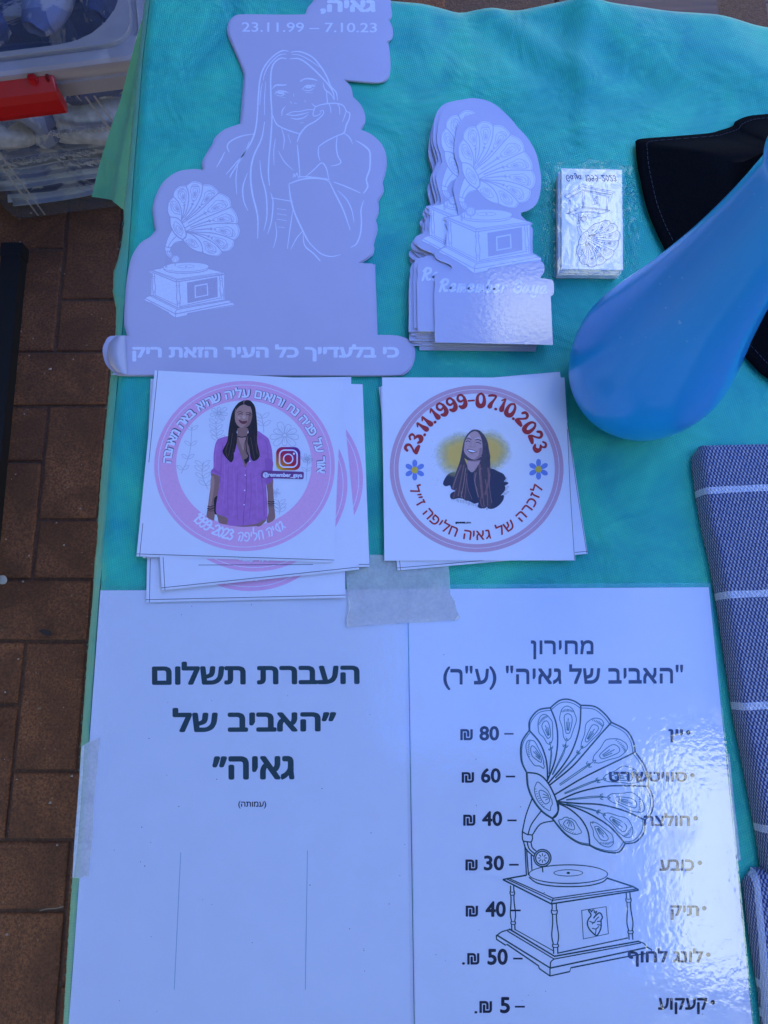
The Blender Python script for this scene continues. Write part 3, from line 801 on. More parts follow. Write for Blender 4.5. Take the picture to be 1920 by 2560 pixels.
for s, box, b, lo in (('העברת תשלום', (405, 393, 1362, 500), .035, 0), ('״האביב של', (500, 606, 1255, 718), .035, 0), ('גאיה״', (683, 830, 1062, 940), .035, 0)):
    A.fit(hb(s, b), box, I_teal, 1, -.25, 0, ZD)
A.build('heading_text', zl, shL)
A = Art(); A.fit(glyph(')התומע('.replace('(', '\0').replace(')', '(').replace('\0', ')'), .02), (803, 1036, 932, 1072), I_blk, 1, 0, 0, ZD); A.build('small_text', zl, shL)
for a_, b_ in (((538, 1275), (508, 1905)), ((1122, 1266), (1112, 1905))):
    A = Art(); A.line([a_, b_], 1.6, I_teal_l, 1, 0, frame=ZD); A.build('rule_line', zl, shL)
A = Art()
A.fit(hb('מחירון', .012), (590, 289, 872, 371), I_navy, 1, 0, 0, ZE, fatv=2.6)
A.fit(glyph('(ר"ע) "היאג לש ביבאה"', .012), (195, 398, 1276, 507), I_navy, 1, -.3, 0, ZE, fatv=2.6)
A.build('heading_text', zr, shR)
A = Art()
rowsE = [(ZE, '₪', '80', (272, 690, 328, 740), (358, 676, 447, 742), (470, 708, 512, 715), 'יין', (1210, 690, 1276, 750), (1300, 705)),
         (ZE, '₪', '60', (278, 884, 334, 932), (365, 866, 454, 933), (477, 900, 519, 908), 'סוויטשירט', (942, 882, 1294, 928), (1318, 898)),
         (ZF, '₪', '40', (285, 66, 340, 116), (370, 50, 461, 118), (484, 88, 526, 96), 'חולצה', (1098, 58, 1308, 118), (1333, 82)),
         (ZF, '₪', '30', (295, 268, 350, 318), (378, 250, 469, 318), (492, 288, 535, 296), 'כובע', (1170, 268, 1326, 320), (1352, 283)),
         (ZF, '₪', '40', (296, 476, 352, 526), (385, 456, 477, 528), (500, 494, 544, 502), 'תיק', (1220, 475, 1348, 541), (1372, 488)),
         (ZF, '₪', '50', (303, 690, 358, 742), (394, 670, 486, 744), (510, 711, 553, 719), 'לונג לחוף', (1027, 668, 1366, 752), (1390, 697)),
         (ZF, '₪', '5', (358, 906, 415, 960), (451, 888, 496, 962), (518, 928, 563, 936), 'קעקוע', (1163, 892, 1386, 966), (1410, 912))]
for f, sh_, num, b1, b2, b3, heb, b4, dot in rowsE:
    A.fit(glyph(sh_, .022), b1, I_navy, 3, 0, 0, f); A.fit(glyph(num, .03), b2, I_navy, 3, 0, 0, f)
    A.poly([(b3[0], b3[1]), (b3[2], b3[1]), (b3[2], b3[3]), (b3[0], b3[3])], I_navy, 3, frame=f)
    A.fit(hb(heb, .03), b4, I_navy, 3, 0, 0, f); A.ell(dot[0], dot[1], 10.5, 10.5, I_navy, 3, 20, frame=f)
for x, y in ((286, 737), (342, 957)): A.ell(x, y, 7, 6, I_navy, 3, 14, frame=ZF)
A.build('price_text', zr, shR)
A = Art(); gramophone(A, ZG, ZG, 1, I_green, I_gfine, .3134, w0=1.25); A.build('gramophone_drawing', zr, shR)
# specks of dust on the signs and the cloth
sp = Art(); rr = random.Random(11)
for k in range(60):
    x, y = rr.uniform(240, 1760), rr.uniform(1500, 2540); sp.ell(x, y, rr.uniform(.7, 1.6), rr.uniform(.7, 1.4), I_blk, 1, 6)
o = sp.build('dust', T + .0026, None); tag(o, 'tiny dark dust specks on the laminated signs', 'dust', kind='stuff')

# ================================================================== TAPE
def tape_mat(name, a, c):
    t = NT(name); n = t.noise(500, 3, .6); n2 = t.noise(60, 2)
    d_ = t.pbsdf(t.ramp(n, [(.35, tuple(x * .82 for x in c)), (.65, c)]), .4, t.bump(t.noise(700, 2), .4, .0002))
    tr = t.n('ShaderNodeBsdfTransparent'); mx = t.n('ShaderNodeMixShader')
    t.l(t.ramp(n2, [(.3, (a - .06,) * 3), (.7, (a + .06,) * 3)]), mx.inputs[0]); t.l(tr.outputs[0], mx.inputs[1]); t.l(d_, mx.inputs[2]); return t.done(mx.outputs[0])
m_tape = tape_mat('masking_tape', .38, (.88, .84, .76)); m_tape2 = tape_mat('opaque_tape_edge', .93, (.75, .73, .64))
tp = [(300, 100), (700, 104), (1285, 100), (1290, 205), (1290, 260), (1298, 330), (1300, 420), (1308, 480), (1340, 530), (1356, 580), (1362, 625), (1380, 660), (1393, 692), (1345, 720), (900, 742), (600, 762), (332, 780), (324, 740), (326, 680), (345, 640), (357, 600), (350, 540), (338, 480), (330, 440)]
tpo = []
for (a_, b_) in zip(tp, tp[1:] + tp[:1]):
    n = 1 if max(abs(a_[0] - b_[0]), abs(a_[1] - b_[1])) > 120 else 3
    for k in range(n): tpo.append((lerp(a_[0], b_[0], k / n) + rr.uniform(-2.5, 2.5), lerp(a_[1], b_[1], k / n) + rr.uniform(-1, 1)))
tape = empty('masking_tape', tuple(P(1000, 1480, T))); tag(tape, 'wide strip of beige masking tape across the top of both laminated signs', 'tape')
slab('strip', M(ZT, tpo), T + .0026, .0002, m_tape, tape)
A = Art(); A.line([(334, 480, 8), (352, 560, 22), (353, 610, 16), (334, 680, 20), (332, 740, 16), (336, 776, 12)], 5, m_tape2, 4, 4)
A.V = [(ZT((x, y))[0], ZT((x, y))[1], dz) for x, y, dz in A.V]; A.poly([(1345, 718), (1375, 672), (1392, 690), (1368, 714)], m_tape2, 4, frame=ZT)
A.build('curled_edge', T + .0028, tape)
ZL = fr(0, 1500, .4795)
o = empty('masking_tape', tuple(P(215, 2000, T))); tag(o, 'narrow upright strip of masking tape at left table edge beside the left sign', 'tape')
sd_ = [(520, 718), (508, 722), (470, 736), (425, 762), (412, 950), (402, 1120), (390, 1290), (380, 1446), (420, 1449), (440, 1440), (463, 1440), (470, 1340), (484, 1230), (487, 1090), (498, 950)]
slab('strip', M(ZL, sd_), T + .0024, .0002, m_tape, o)
A = Art(); A.poly([(425, 764), (440, 756), (432, 900), (420, 1080), (404, 1290), (385, 1448), (377, 1447), (386, 1290), (402, 1080), (416, 900)], m_tape2, 2, frame=ZL); A.build('folded_edge', T + .0026, o)
ZR_ = fr(1700, 1700, .3887)
o = slab('clear_tape', M(ZR_, [(300, 480), (318, 470), (334, 640), (350, 800), (372, 980), (392, 1158), (372, 1165), (358, 1160), (340, 900)]), T + .0012, .0002, tape_mat('shiny_tape', .5, (.75, .85, .75)))
tag(o, 'shiny pale tape strip sticking out from the right edge of the price list', 'tape')

# ================================================================== BIG DIE-CUT STICKERS
c1 = lambda *p: M(Z2, p); 
def tr3(f, pts): return [(*f(p), True) if len(p) > 2 else f(p) for p in pts]
OB = tr3(Z2, [(800, -70, 1), (1275, -70, 1), (1278, 20), (1286, 95), (1270, 130, 1), (1291, 180), (1288, 240), (1262, 268, 1), (1272, 340), (1276, 430), (1262, 500), (1215, 532), (1100, 526), (985, 515, 1), (1020, 560), (1032, 622, 1), (1080, 670), (1108, 730), (1110, 790), (1085, 838, 1),
              (1150, 865), (1218, 930), (1248, 1010), (1245, 1100), (1222, 1180, 1), (1230, 1235), (1195, 1300, 1), (1198, 1370), (1178, 1420, 1), (1190, 1480), (1165, 1575), (1168, 1605)]) + \
     tr3(ZA, [(1420, 492), (1362, 533, 1), (1436, 538, 1), (1448, 907, 1), (1560, 910), (1620, 935), (1643, 990), (1630, 1060), (1590, 1105), (1500, 1115), (900, 1116), (165, 1113), (110, 1100), (68, 1060), (50, 990), (62, 945), (90, 912), (178, 912, 1), (163, 860), (162, 800), (167, 700), (178, 600),
              (200, 500), (245, 430), (295, 397), (322, 362, 1), (312, 310), (308, 240), (330, 170), (365, 110), (430, 62), (500, 47), (567, 52, 1)]) + \
     tr3(Z2, [(82, 1050), (128, 962), (150, 930), (165, 890), (230, 835), (328, 800, 1), (335, 700), (350, 510), (340, 450), (290, 330), (245, 220), (250, 150), (285, 105), (340, 92), (600, 95), (748, 92, 1), (765, 45), (800, 0)])
def shifted(pts, dx, dy, s=1.0, c=(560, 520), rot=0):
    ca, sa = math.cos(R(rot)), math.sin(R(rot)); out = []
    for p in pts:
        x, y = (p[0] - c[0]) * s, (p[1] - c[1]) * s
        q = (c[0] + x * ca - y * sa + dx, c[1] + x * sa + y * ca + dy); out.append((*q, True) if len(p) > 2 else q)
    return out
for k, (dx, dy, rot, lab) in enumerate(((-7, 1, .12, 'lowest large lilac die-cut sticker, its edge showing left of the ones above'), (5, 3, -.15, 'large lilac die-cut sticker second from bottom, edge showing at right'), (-4, 2, .1, 'large lilac die-cut sticker directly beneath the printed top one'))):
    o = slab('large_sticker', outline(shifted(OB, dx, dy, 1, rot=rot), 3), T + .0007 + .0006 * k, .0003, m_vinyl, edge=m_edge)
    tag(o, lab, 'sticker', 'large die-cut stickers in the left stack')
zb = T + .0027
big = slab('large_sticker', outline(OB, 3), zb, .0003, m_vinyl, edge=m_edge)
tag(big, 'topmost large lilac die-cut sticker showing a smiling woman, gramophone and Hebrew lines', 'sticker', 'large die-cut stickers in the left stack')
zt = zb + .00004
A = Art()
A.fit(hb('גאיה,', .05), (830, 0, 1190, 92), I_vline, 2, 0, 0, Z2)
A.fit(glyph('23.11.99 – 7.10.23', .008), (322, 146, 1198, 208), I_vline, 2, .3, 0, Z2)
A.fit(hb('כי בלעדייך כל העיר הזאת ריק', .045), (188, 955, 1572, 1045), I_vline, 2, 0, 0, ZA)
A.build('lettering', zt, big)
A = Art()
FACE = [([(625, 332, 4), (580, 330, 8), (520, 370, 7), (465, 440, 9), (440, 520, 8), (430, 620, 9), (420, 780, 8), (400, 880, 9), (350, 980, 8), (290, 1050, 7), (222, 1128, 4)],),
 ([(610, 350, 3), (560, 360, 6), (500, 420, 6), (470, 480, 5), (462, 520, 3)],), ([(612, 380, 4), (570, 378, 8), (525, 420, 8), (510, 500, 9), (512, 640, 9), (518, 760, 8), (510, 900, 9), (500, 1010, 8), (495, 1120, 8), (502, 1200, 5)],),
 ([(640, 338, 4), (700, 335, 8), (780, 370, 8), (840, 440, 9), (875, 500, 8), (900, 560, 8), (935, 600, 7), (942, 648, 4)],), ([(645, 352, 3), (700, 358, 5), (770, 395, 5), (825, 435, 3)],), ([(632, 382, 4), (690, 380, 8), (750, 415, 8), (830, 490, 9), (880, 545, 8), (915, 600, 7), (922, 648, 4)],),
 ([(848, 535, 3), (862, 580, 7), (900, 610, 6), (920, 645, 3)],), ([(872, 600, 5), (878, 670, 6)],), ([(520, 575, 3), (545, 552, 8), (590, 552, 8), (612, 548, 4)],), ([(700, 528, 4), (735, 510, 8), (780, 512, 9), (812, 522, 3)],), ([(708, 515, 3), (712, 528, 3)],),
 ([(535, 610, 3), (560, 590, 7), (595, 592, 8), (625, 600, 3)],), ([(545, 615, 3), (575, 622, 5), (605, 608, 3)],), ([(560, 602, 12), (590, 604, 12)],), ([(540, 590, 2), (548, 602, 3)],), ([(556, 582, 2), (562, 594, 3)],),
 ([(712, 580, 3), (740, 555, 7), (770, 555, 8), (800, 560, 3)],), ([(722, 582, 3), (760, 588, 5), (790, 572, 3)],), ([(742, 566, 12), (768, 566, 12)],), ([(775, 545, 2), (790, 552, 3), (800, 545, 2)],), ([(735, 598, 2), (760, 602, 3), (782, 598, 2)],), ([(580, 632, 2), (605, 632, 2)],),
 ([(658, 608, 3), (660, 625, 3)],), ([(638, 658, 4), (645, 670, 4)],), ([(662, 668, 3), (678, 670, 3)],), ([(730, 650, 4), (735, 660, 4)],), ([(605, 690, 3), (585, 715, 7), (582, 750, 4)],),
 ([(608, 745, 3), (650, 725, 5), (700, 722, 5), (740, 712, 5), (785, 710, 4)],), ([(612, 742, 3), (660, 748, 6), (710, 740, 6), (755, 728, 3)],), ([(640, 765, 3), (680, 772, 7), (725, 762, 6), (750, 742, 3)],), ([(700, 798, 3), (722, 794, 3)],),
 ([(520, 740, 5), (545, 800, 7), (580, 825, 7), (640, 850, 7), (700, 868, 6)],), ([(682, 918, 5), (700, 870, 8), (740, 820, 8), (800, 785, 7), (850, 740, 6), (848, 715, 5), (830, 722, 4)],), ([(800, 690, 5), (785, 730, 6), (790, 752, 6), (820, 745, 5), (838, 728, 4)],), ([(778, 672, 4), (800, 690, 6), (830, 680, 6), (890, 670, 7), (950, 672, 7), (985, 690, 6), (1000, 720, 6), (1022, 735, 7), (1018, 770, 7), (1000, 810, 8), (985, 860, 7), (940, 880, 6), (870, 915, 7), (820, 950, 5)],),
 ([(888, 672, 4), (898, 700, 5), (900, 730, 4)],), ([(940, 672, 4), (955, 695, 5), (958, 740, 4)],), ([(1000, 715, 4), (990, 750, 5), (975, 790, 3)],), ([(985, 862, 4), (1020, 890, 6), (1040, 930, 3)],), ([(1060, 910, 3), (1110, 940, 8), (1150, 980, 10), (1155, 1040, 9), (1150, 1100, 9), (1130, 1160, 8), (1138, 1210, 9), (1112, 1252, 5)],),
 ([(940, 885, 4), (935, 950, 7), (945, 1010, 7), (965, 1050, 7), (940, 1068, 6), (900, 1075, 3)],), ([(820, 955, 5), (818, 1000, 6), (830, 1042, 3)],), ([(682, 940, 5), (690, 1020, 8), (700, 1150, 5)],), ([(695, 1145, 6), (780, 1148, 7), (890, 1162, 5)],), ([(628, 1192, 5), (700, 1165, 8), (780, 1155, 8), (860, 1162, 7), (890, 1178, 5)],), ([(735, 1145, 4), (790, 1100, 6), (840, 1055, 6), (870, 1090, 7), (885, 1155, 4)],),
 ([(655, 1150, 4), (662, 1125, 5), (668, 1148, 4), (680, 1120, 5), (690, 1155, 5)],), ([(628, 1198, 5), (640, 1290, 9), (665, 1380, 9), (710, 1480, 9), (765, 1582, 4)],), ([(890, 1178, 5), (930, 1260, 8), (980, 1360, 8), (1025, 1490, 4)],), ([(920, 1180, 4), (1000, 1210, 7), (1090, 1250, 4)],), ([(945, 1235, 3), (1000, 1290, 6), (1035, 1360, 6), (1050, 1440, 3)],),
 ([(1112, 1300, 3), (1095, 1360, 7), (1098, 1440, 8), (1090, 1520, 8), (1065, 1580, 7), (1030, 1602, 4)],), ([(400, 868, 4), (320, 882, 7), (250, 915, 7), (228, 950, 7), (242, 985, 4)],), ([(212, 985, 4), (190, 1030, 7), (160, 1082, 4)],), ([(372, 915, 3), (340, 990, 7), (260, 1120, 7), (245, 1152, 3)],), ([(470, 790, 4), (450, 900, 8), (400, 1010, 9), (380, 1120, 10), (390, 1250, 10), (425, 1400, 9), (425, 1545, 4)],),
 ([(440, 1040, 3), (450, 1140, 7), (480, 1260, 8), (485, 1400, 7), (465, 1495, 3)],), ([(360, 1120, 3), (330, 1210, 8), (335, 1300, 7), (362, 1365, 3)],), ([(300, 1050, 3), (285, 1150, 6), (290, 1258, 3)],), ([(510, 1250, 3), (525, 1310, 7), (515, 1430, 7), (490, 1515, 3)],), ([(515, 1282, 5), (650, 1305, 5)],), ([(550, 1352, 3), (610, 1360, 3)],), ([(550, 1385, 3), (615, 1395, 3)],), ([(552, 1420, 3), (612, 1430, 3)],), ([(560, 1470, 3), (600, 1475, 3)],), ([(655, 1350, 3), (640, 1450, 6), (618, 1610, 4)],), ([(640, 1615, 3), (680, 1540, 6), (715, 1500, 4)],),
 ([(540, 1440, 3), (548, 1520, 6), (528, 1605, 3)],), ([(560, 980, 3), (600, 1050, 6), (655, 1102, 3)],), ([(580, 830, 3), (598, 900, 6), (590, 968, 3)],), ([(622, 870, 3), (640, 928, 3)],), ([(540, 900, 3), (530, 980, 5), (532, 1070, 3)],), ([(455, 540, 3), (445, 600, 5), (440, 680, 3)],), ([(478, 530, 3), (470, 640, 5), (470, 745, 3)],), ([(720, 1500, 4), (730, 1590, 7), (790, 1645, 8), (830, 1690, 6)],),
 ([(720, 1500, 3), (750, 1560, 5), (830, 1640, 7), (900, 1662, 6), (960, 1650, 3)],)]
for (pts,) in FACE:
    A.line([(*Z2(p), p[2] * .3858 * 1.15) for p in pts], 3, I_vline, 2, 4)
A.build('portrait_drawing', zt, big)
A = Art()
fh = lambda p: (417 + (p[0] - 395) * .1765 - (p[1] - 765) * .012, 452 + (p[1] - 153) * .1545)
fb = lambda p: (361 + (p[0] - 195) * .1815, 452 + (p[1] - 153) * .156 - (p[0] - 195) * .004)
gramophone(A, fh, fb, 1, I_vbase, I_vbase, .17, I_vline, I_vbase, False, 1.35); A.build('gramophone_print', zt, big)
# the curled left end lying back over the lettering
V, Fc = [], []; n = 10
cl = M(ZA, [(165, 1113), (163, 1060), (160, 1010), (157, 960), (152, 910)]); clb = M(ZA, [(110, 1100), (72, 1060), (57, 1000), (66, 950), (104, 911)])
for i in range(5):
    for k in range(n + 1):
        t_ = k / n; V.append(P(lerp(clb[i][0], cl[i][0], t_), lerp(clb[i][1], cl[i][1], t_), zb + .0006 + .0042 * math.sin(math.pi * min(1, t_ * 1.1 + .05)) ** .8 * math.sin(math.pi * (i + .6) / 5.2) + .0004))
for i in range(4):
    for k in range(n): a_ = i * (n + 1) + k; Fc.append((a_, a_ + 1, a_ + n + 2, a_ + n + 1))
mesh('curled_end', V, Fc, m_vinylback, big, smooth=True)

# ================================================================== GRAMOPHONE STICKER STACK
OG = tr3(Z3, [(650, 207), (600, 214), (535, 232), (490, 275), (468, 335), (458, 400), (456, 480), (480, 560), (487, 605, 1), (462, 660), (448, 705), (460, 770), (480, 850), (470, 885), (415, 900, 1), (398, 930), (415, 968), (400, 1010), (397, 1070), (345, 1100), (328, 1135), (350, 1165),
              (425, 1195), (438, 1222), (415, 1243), (350, 1245), (328, 1290), (332, 1340), (324, 1370, 1), (330, 1700, 1), (1095, 1716, 1), (1080, 1402, 1), (1098, 1385), (1102, 1350), (1095, 1302), (1065, 1290), (1010, 1284, 1), (1038, 1240), (1034, 1190), (1000, 1165), (965, 1135, 1), (962, 1050), (965, 965, 1), (940, 930), (888, 878, 1), (890, 856, 1),
              (935, 845), (985, 805), (1010, 740), (1018, 640), (1006, 560), (988, 480), (940, 390), (880, 320), (800, 250), (725, 217)])
GLAB = 'lilac gramophone die-cut sticker somewhere within the tall stack beneath the two printed on top'
zc = T + .0006; ctr = Z3((700, 1000))
rr = random.Random(21)
NS = 24
first = None
for k in range(NS):
    u = k / (NS - 1)
    dx = -50 + 13 * math.sin(k * 1.7) + rr.uniform(-6, 6); dy = lerp(22, -20, u) + rr.uniform(-3, 3); rot = rr.uniform(-1.8, 1.8)
    if k < 3: dx, dy, rot = -44 + k, 22 - 4 * k, -.6
    if first is None:
        first = slab('gramophone_sticker', outline(shifted(OG, dx, dy, .985, ctr, rot), 3), zc, .0003, m_vinylgloss, edge=m_edge); o = first
        base_xy = (dx, dy, rot)
    else:
        o = first.copy(); C.objects.link(o)
        a_ = P(ctr[0] + base_xy[0], ctr[1] + base_xy[1], zc); b_ = P(ctr[0] + dx, ctr[1] + dy, zc)
        Rm = Matrix.Rotation(R(-(rot - base_xy[2])), 3, 'Z')
        o.location = b_ + Rm @ (Vector((first.location.x, first.location.y, 0)) - Vector((a_.x, a_.y, 0)))
        o.location.z = first.location.z + k * .00042; o.rotation_euler = (0, 0, R(-(rot - base_xy[2])))
    tag(o, GLAB, 'sticker', 'gramophone die-cut stickers in the stack')
def gsticker(dx, dy, z, label, full):
    out = outline(shifted(OG, dx, dy, 1, ctr), 3)
    o = slab('gramophone_sticker', out, z, .0003, m_vinylgloss, edge=m_edge); tag(o, label, 'sticker', 'gramophone die-cut stickers in the stack')
    A = Art(); f3 = lambda p: (Z3(p)[0] + dx, Z3(p)[1] + dy)
    fh = lambda p: (1146 + (p[0] - 395) * .184 + dx, 302 + (p[1] - 153) * .1785 + dy)
    fb = lambda p: (1098 + (p[0] - 195) * .206 + dx, 523 + (p[1] - 1436 - 37) * .181 + dy)
    gramophone(A, fh, fb, 1, I_vbase_g, I_vbase_g, .18, I_vline_g, I_vbase_g, False, 1.2); A.build('gramophone_print', z + .00003, o)
    A = Art(); A.fit(strokes('Remember Gaya', SCRIPT, .155, .06), (355, 1290, 1058, 1408), I_vline_g, 2, 1.2, .2, f3); A.build('lettering', z + .00003, o)
    return o
zs = T + .0006 + NS * .00042
gsticker(-43, -28, zs + .0004, 'second gramophone sticker from the top, showing its printed left half', True)
gs = gsticker(0, 0, zs + .0018, 'topmost gramophone sticker with glossy glare over its lower right corner', True)

# ================================================================== SQUARE STICKERS WITH ROUND PRINTS
def zq(f, *p): return [f(q) for q in p]
QA = zq(ZB, (173, 67), (1385, 130), (1333, 1312), (55, 1272))
left = [(zq(ZB, (145, 290), (1398, 300), (1408, 1540), (118, 1570)), 'bottom square sticker of the left pile, sticking out lowest over the laminated sign'),
        (zq(ZB, (147, 122), (1446, 110), (1442, 1330), (96, 1283)), 'square sticker of the left pile whose top right corner peeks out highest'),
        (zq(ZB, (240, 130), (1520, 157), (1565, 1340), (290, 1345)), 'square sticker of the left pile sticking out furthest right'),
        (zq(ZB, (150, 300), (1384, 165), (1498, 1357), (219, 1492)), 'tilted square sticker just beneath the printed top one in left pile'),
        (QA, 'topmost square sticker with a woman in a purple shirt inside a lilac ring')]
I_lil = ink(.84, .43, .60, .35, .04); I_wh = ink(.82, .82, .86, .35, .02); I_line = ink(.02, .02, .03, .5); I_bor = ink(.09, .08, .13, .4); I_mag = ink(.20, .05, .19, .4)
I_skin = ink(.50, .26, .19, .45); I_skin2 = ink(.33, .16, .12, .45); I_skin3 = ink(.62, .38, .29, .45); I_hair = ink(.016, .008, .007, .45, .3, 500); I_hair2 = ink(.055, .026, .016, .45, .3, 500); I_hair3 = ink(.13, .065, .035, .45)
I_sh = ink(.46, .16, .42, .5, .10, 250); I_sh2 = ink(.38, .115, .36, .5); I_sh3 = ink(.52, .20, .48, .5); I_gry = ink(.42, .42, .47, .4)
def curl(q, amp, ph):
    cx = sum(p[0] for p in q) / 4; cy = sum(p[1] for p in q) / 4
    return lambda x, y: amp * (((x - cx) / 250) ** 2 * .5 + ((x - cx) * math.cos(ph) + (y - cy) * math.sin(ph)) / 500 + .3 * noise.noise(Vector((x * .006, y * .006, ph))))
def border(A, q, f):
    sides = [((q[0], q[3]), 1), ((q[3], q[2]), 1)]
    cx = sum(p[0] for p in q) / 4; cy = sum(p[1] for p in q) / 4
    def ins(p, dx, dy): return (p[0] + dx, p[1] + dy)
    ex, ey = (q[2][0] - q[3][0]) / 500, (q[2][1] - q[3][1]) / 500; fx, fy = (q[0][0] - q[3][0]) / 460, (q[0][1] - q[3][1]) / 460
    A.line([(q[3][0] + ex * 8, q[3][1] + ey * 8), (q[0][0] + ex * 8, q[0][1] + ey * 8)], 1.3, I_line, 2, 0)
    A.line([(q[3][0] + fx * 6, q[3][1] + fy * 6), (q[2][0] + fx * 6, q[2][1] + fy * 6)], 1.3, I_line, 2, 0)
for k, (q, lab) in enumerate(left):
    z = T + .0032 + .0010 * k; hf = curl(q, .0009, k * 1.3)
    o = quadsheet('square_sticker', q, z, .00022, m_paper, hf); tag(o, lab, 'sticker', 'square stickers with lilac rings')
    HM = homog(QA, q); f = lambda p, HM=HM: HM(ZB(p)); hz = z + .00004
    A = Art(); border(A, q, f)
    A.ring((755, 687), (585, 551), (439, 409), I_lil, 1, frame=f, c1=(751, 671)); A.ring((755, 687), (556, 523), (560, 527), I_wh, 1.6, frame=f); A.build('lilac_ring', hz, o, hf)
    A = Art(); A.arc('3202-9991'[::-1], lambda c: strokes(c, SCRIPT, .13), 755, 687, 480, 486, 226, 260, 88, I_wh, 3, True, .10, frame=f)
    A.arc('הפילח היאג', lambda c: strokes(c, SCRIPT, .13), 755, 687, 480, 486, 265, 304, 72, I_wh, 3, True, .22, .42, frame=f); A.build('name_lettering', hz, o, hf)
    if k == 4:
        topA, hfA, zA = o, hf, hz
    else: continue
    A = Art(); s_ = 'אור על פניה נח ורואים עליה שהיא באה מאהבה'[::-1]
    A.arc(s_, lambda c: glyph(c, .065), 753, 682, 474, 440, 177.5, -5.5, 84, I_bor, 2, False, .13, .42, frame=f)
    A.arc(s_, lambda c: glyph(c, .035), 753, 682, 474, 440, 177.5, -5.5, 84, I_wh, 3, False, .19, .48, frame=f)
    A.build('arched_lettering', hz, o, hf)
    A = Art()   # pale botanical line drawing behind the figure
    def leafy(pts, n, s_, fx=1):
        A.line(pts, 1.0, I_gry, 2, 4, frame=f); c = catmull(pts, 4)
        for k2 in range(n):
            p = c[int((k2 + 1) / (n + .5) * (len(c) - 1))]
            for sd2 in (-1, 1):
                a_ = -math.pi / 2 + sd2 * .95; L_ = s_
                e = (p[0] + math.cos(a_) * L_ * fx, p[1] + math.sin(a_) * L_); nx_, ny_ = -math.sin(a_) * L_ * .2, math.cos(a_) * L_ * .2
                m_ = ((p[0] + e[0]) / 2, (p[1] + e[1]) / 2); A.line([p, (m_[0] + nx_, m_[1] + ny_), e, (m_[0] - nx_, m_[1] - ny_)], .8, I_gry, 2, 3, True, frame=f)
    leafy([(520, 838), (490, 780), (480, 720), (488, 660)], 4, 60); leafy([(585, 530), (572, 470), (570, 400)], 4, 55); leafy([(980, 1000), (985, 960), (975, 910)], 3, 50); leafy([(880, 470), (875, 410), (860, 350)], 2, 60)
    leafy([(1155, 780), (1160, 700), (1165, 640)], 2, 40); leafy([(345, 735), (400, 600), (415, 420)], 4, 50)
    for cx, cy, r_, pn in ((1015, 488, 88, 9), (590, 345, 52, 7), (1160, 640, 36, 6), (955, 860, 30, 5)):
        for k2 in range(pn):
            a_ = 2 * math.pi * k2 / pn + .2; rx = r_ * (1 + .15 * math.sin(k2 * 2.3))
            pt = lambda rad, off: (cx + math.cos(a_ + off) * rx * rad, cy + math.sin(a_ + off) * rx * rad * .85)
            A.line([pt(.12, 0), pt(.6, -.33), pt(.98, -.2), pt(1.05, .02), pt(.94, .2), pt(.6, .3)], .9, I_gry, 2, 3, True, frame=f)
            A.line([pt(.15, 0), pt(.5, .02), pt(.7, 0)], .6, I_gry, 2, 2, frame=f)
    A.build('botanical_drawing', hz, o, hf)
    A = Art(); g_ = lambda p: f(((ZW(p)[0] - 320) / .3858, (ZW(p)[1] - 900) / .3858))
    pol = lambda pts, m, L, s=4: A.poly(pts, m, L, s, g_)
    # arms, legs
    pol([(300, 1240), (440, 1290), (425, 1400), (400, 1560), (365, 1700), (345, 1780), (352, 1870), (340, 1960), (330, 1975), (230, 1925), (228, 1860), (245, 1760), (262, 1620), (285, 1450), (298, 1320)], I_skin2, 3)
    pol([(290, 1330), (330, 1290), (345, 1400), (320, 1600), (290, 1750), (262, 1740), (280, 1560)], I_skin, 3.5)
    pol([(1140, 1340), (1240, 1330), (1245, 1450), (1255, 1600), (1262, 1740), (1275, 1860), (1272, 1950), (1205, 2000), (1155, 2008), (1150, 1950), (1175, 1850), (1165, 1700), (1160, 1550), (1140, 1400)], I_skin2, 3)
    pol([(340, 1640), (400, 1600), (400, 1760), (380, 1880), (345, 1860), (340, 1760)], I_hair, 3.2)
    pol([(385, 1840), (560, 1880), (1110, 1920), (1075, 2040), (950, 2062), (790, 2072), (640, 2058), (540, 2040), (420, 2012), (395, 1930)], I_skin2, 3)
    pol([(1020, 1960), (1115, 1930), (1075, 2042), (990, 2058)], I_hair, 3.4)
    # shirt
    pol([(545, 680), (640, 690), (820, 1170), (835, 1140), (960, 660), (1010, 600), (1090, 650), (1170, 710), (1200, 780), (1230, 900), (1242, 1080), (1240, 1200), (1245, 1340), (1175, 1415), (1140, 1400), (1150, 1600), (1160, 1760), (1155, 1940), (1100, 1965), (1000, 2020), (800, 2050), (600, 2055), (540, 2030), (545, 1940), (400, 1880), (368, 1850), (370, 1740),
         (400, 1560), (430, 1380), (440, 1300), (300, 1245), (292, 1215), (330, 1160), (330, 1000), (345, 860), (375, 760), (430, 710)], I_sh, 4, 3)
    pol([(1125, 1020), (1240, 1060), (1240, 1200), (1245, 1340), (1175, 1415), (1135, 1390), (1130, 1200)], I_sh2, 4.5)
    pol([(300, 1215), (440, 1290), (455, 1150), (440, 1100), (420, 1220), (340, 1180)], I_sh2, 4.5)
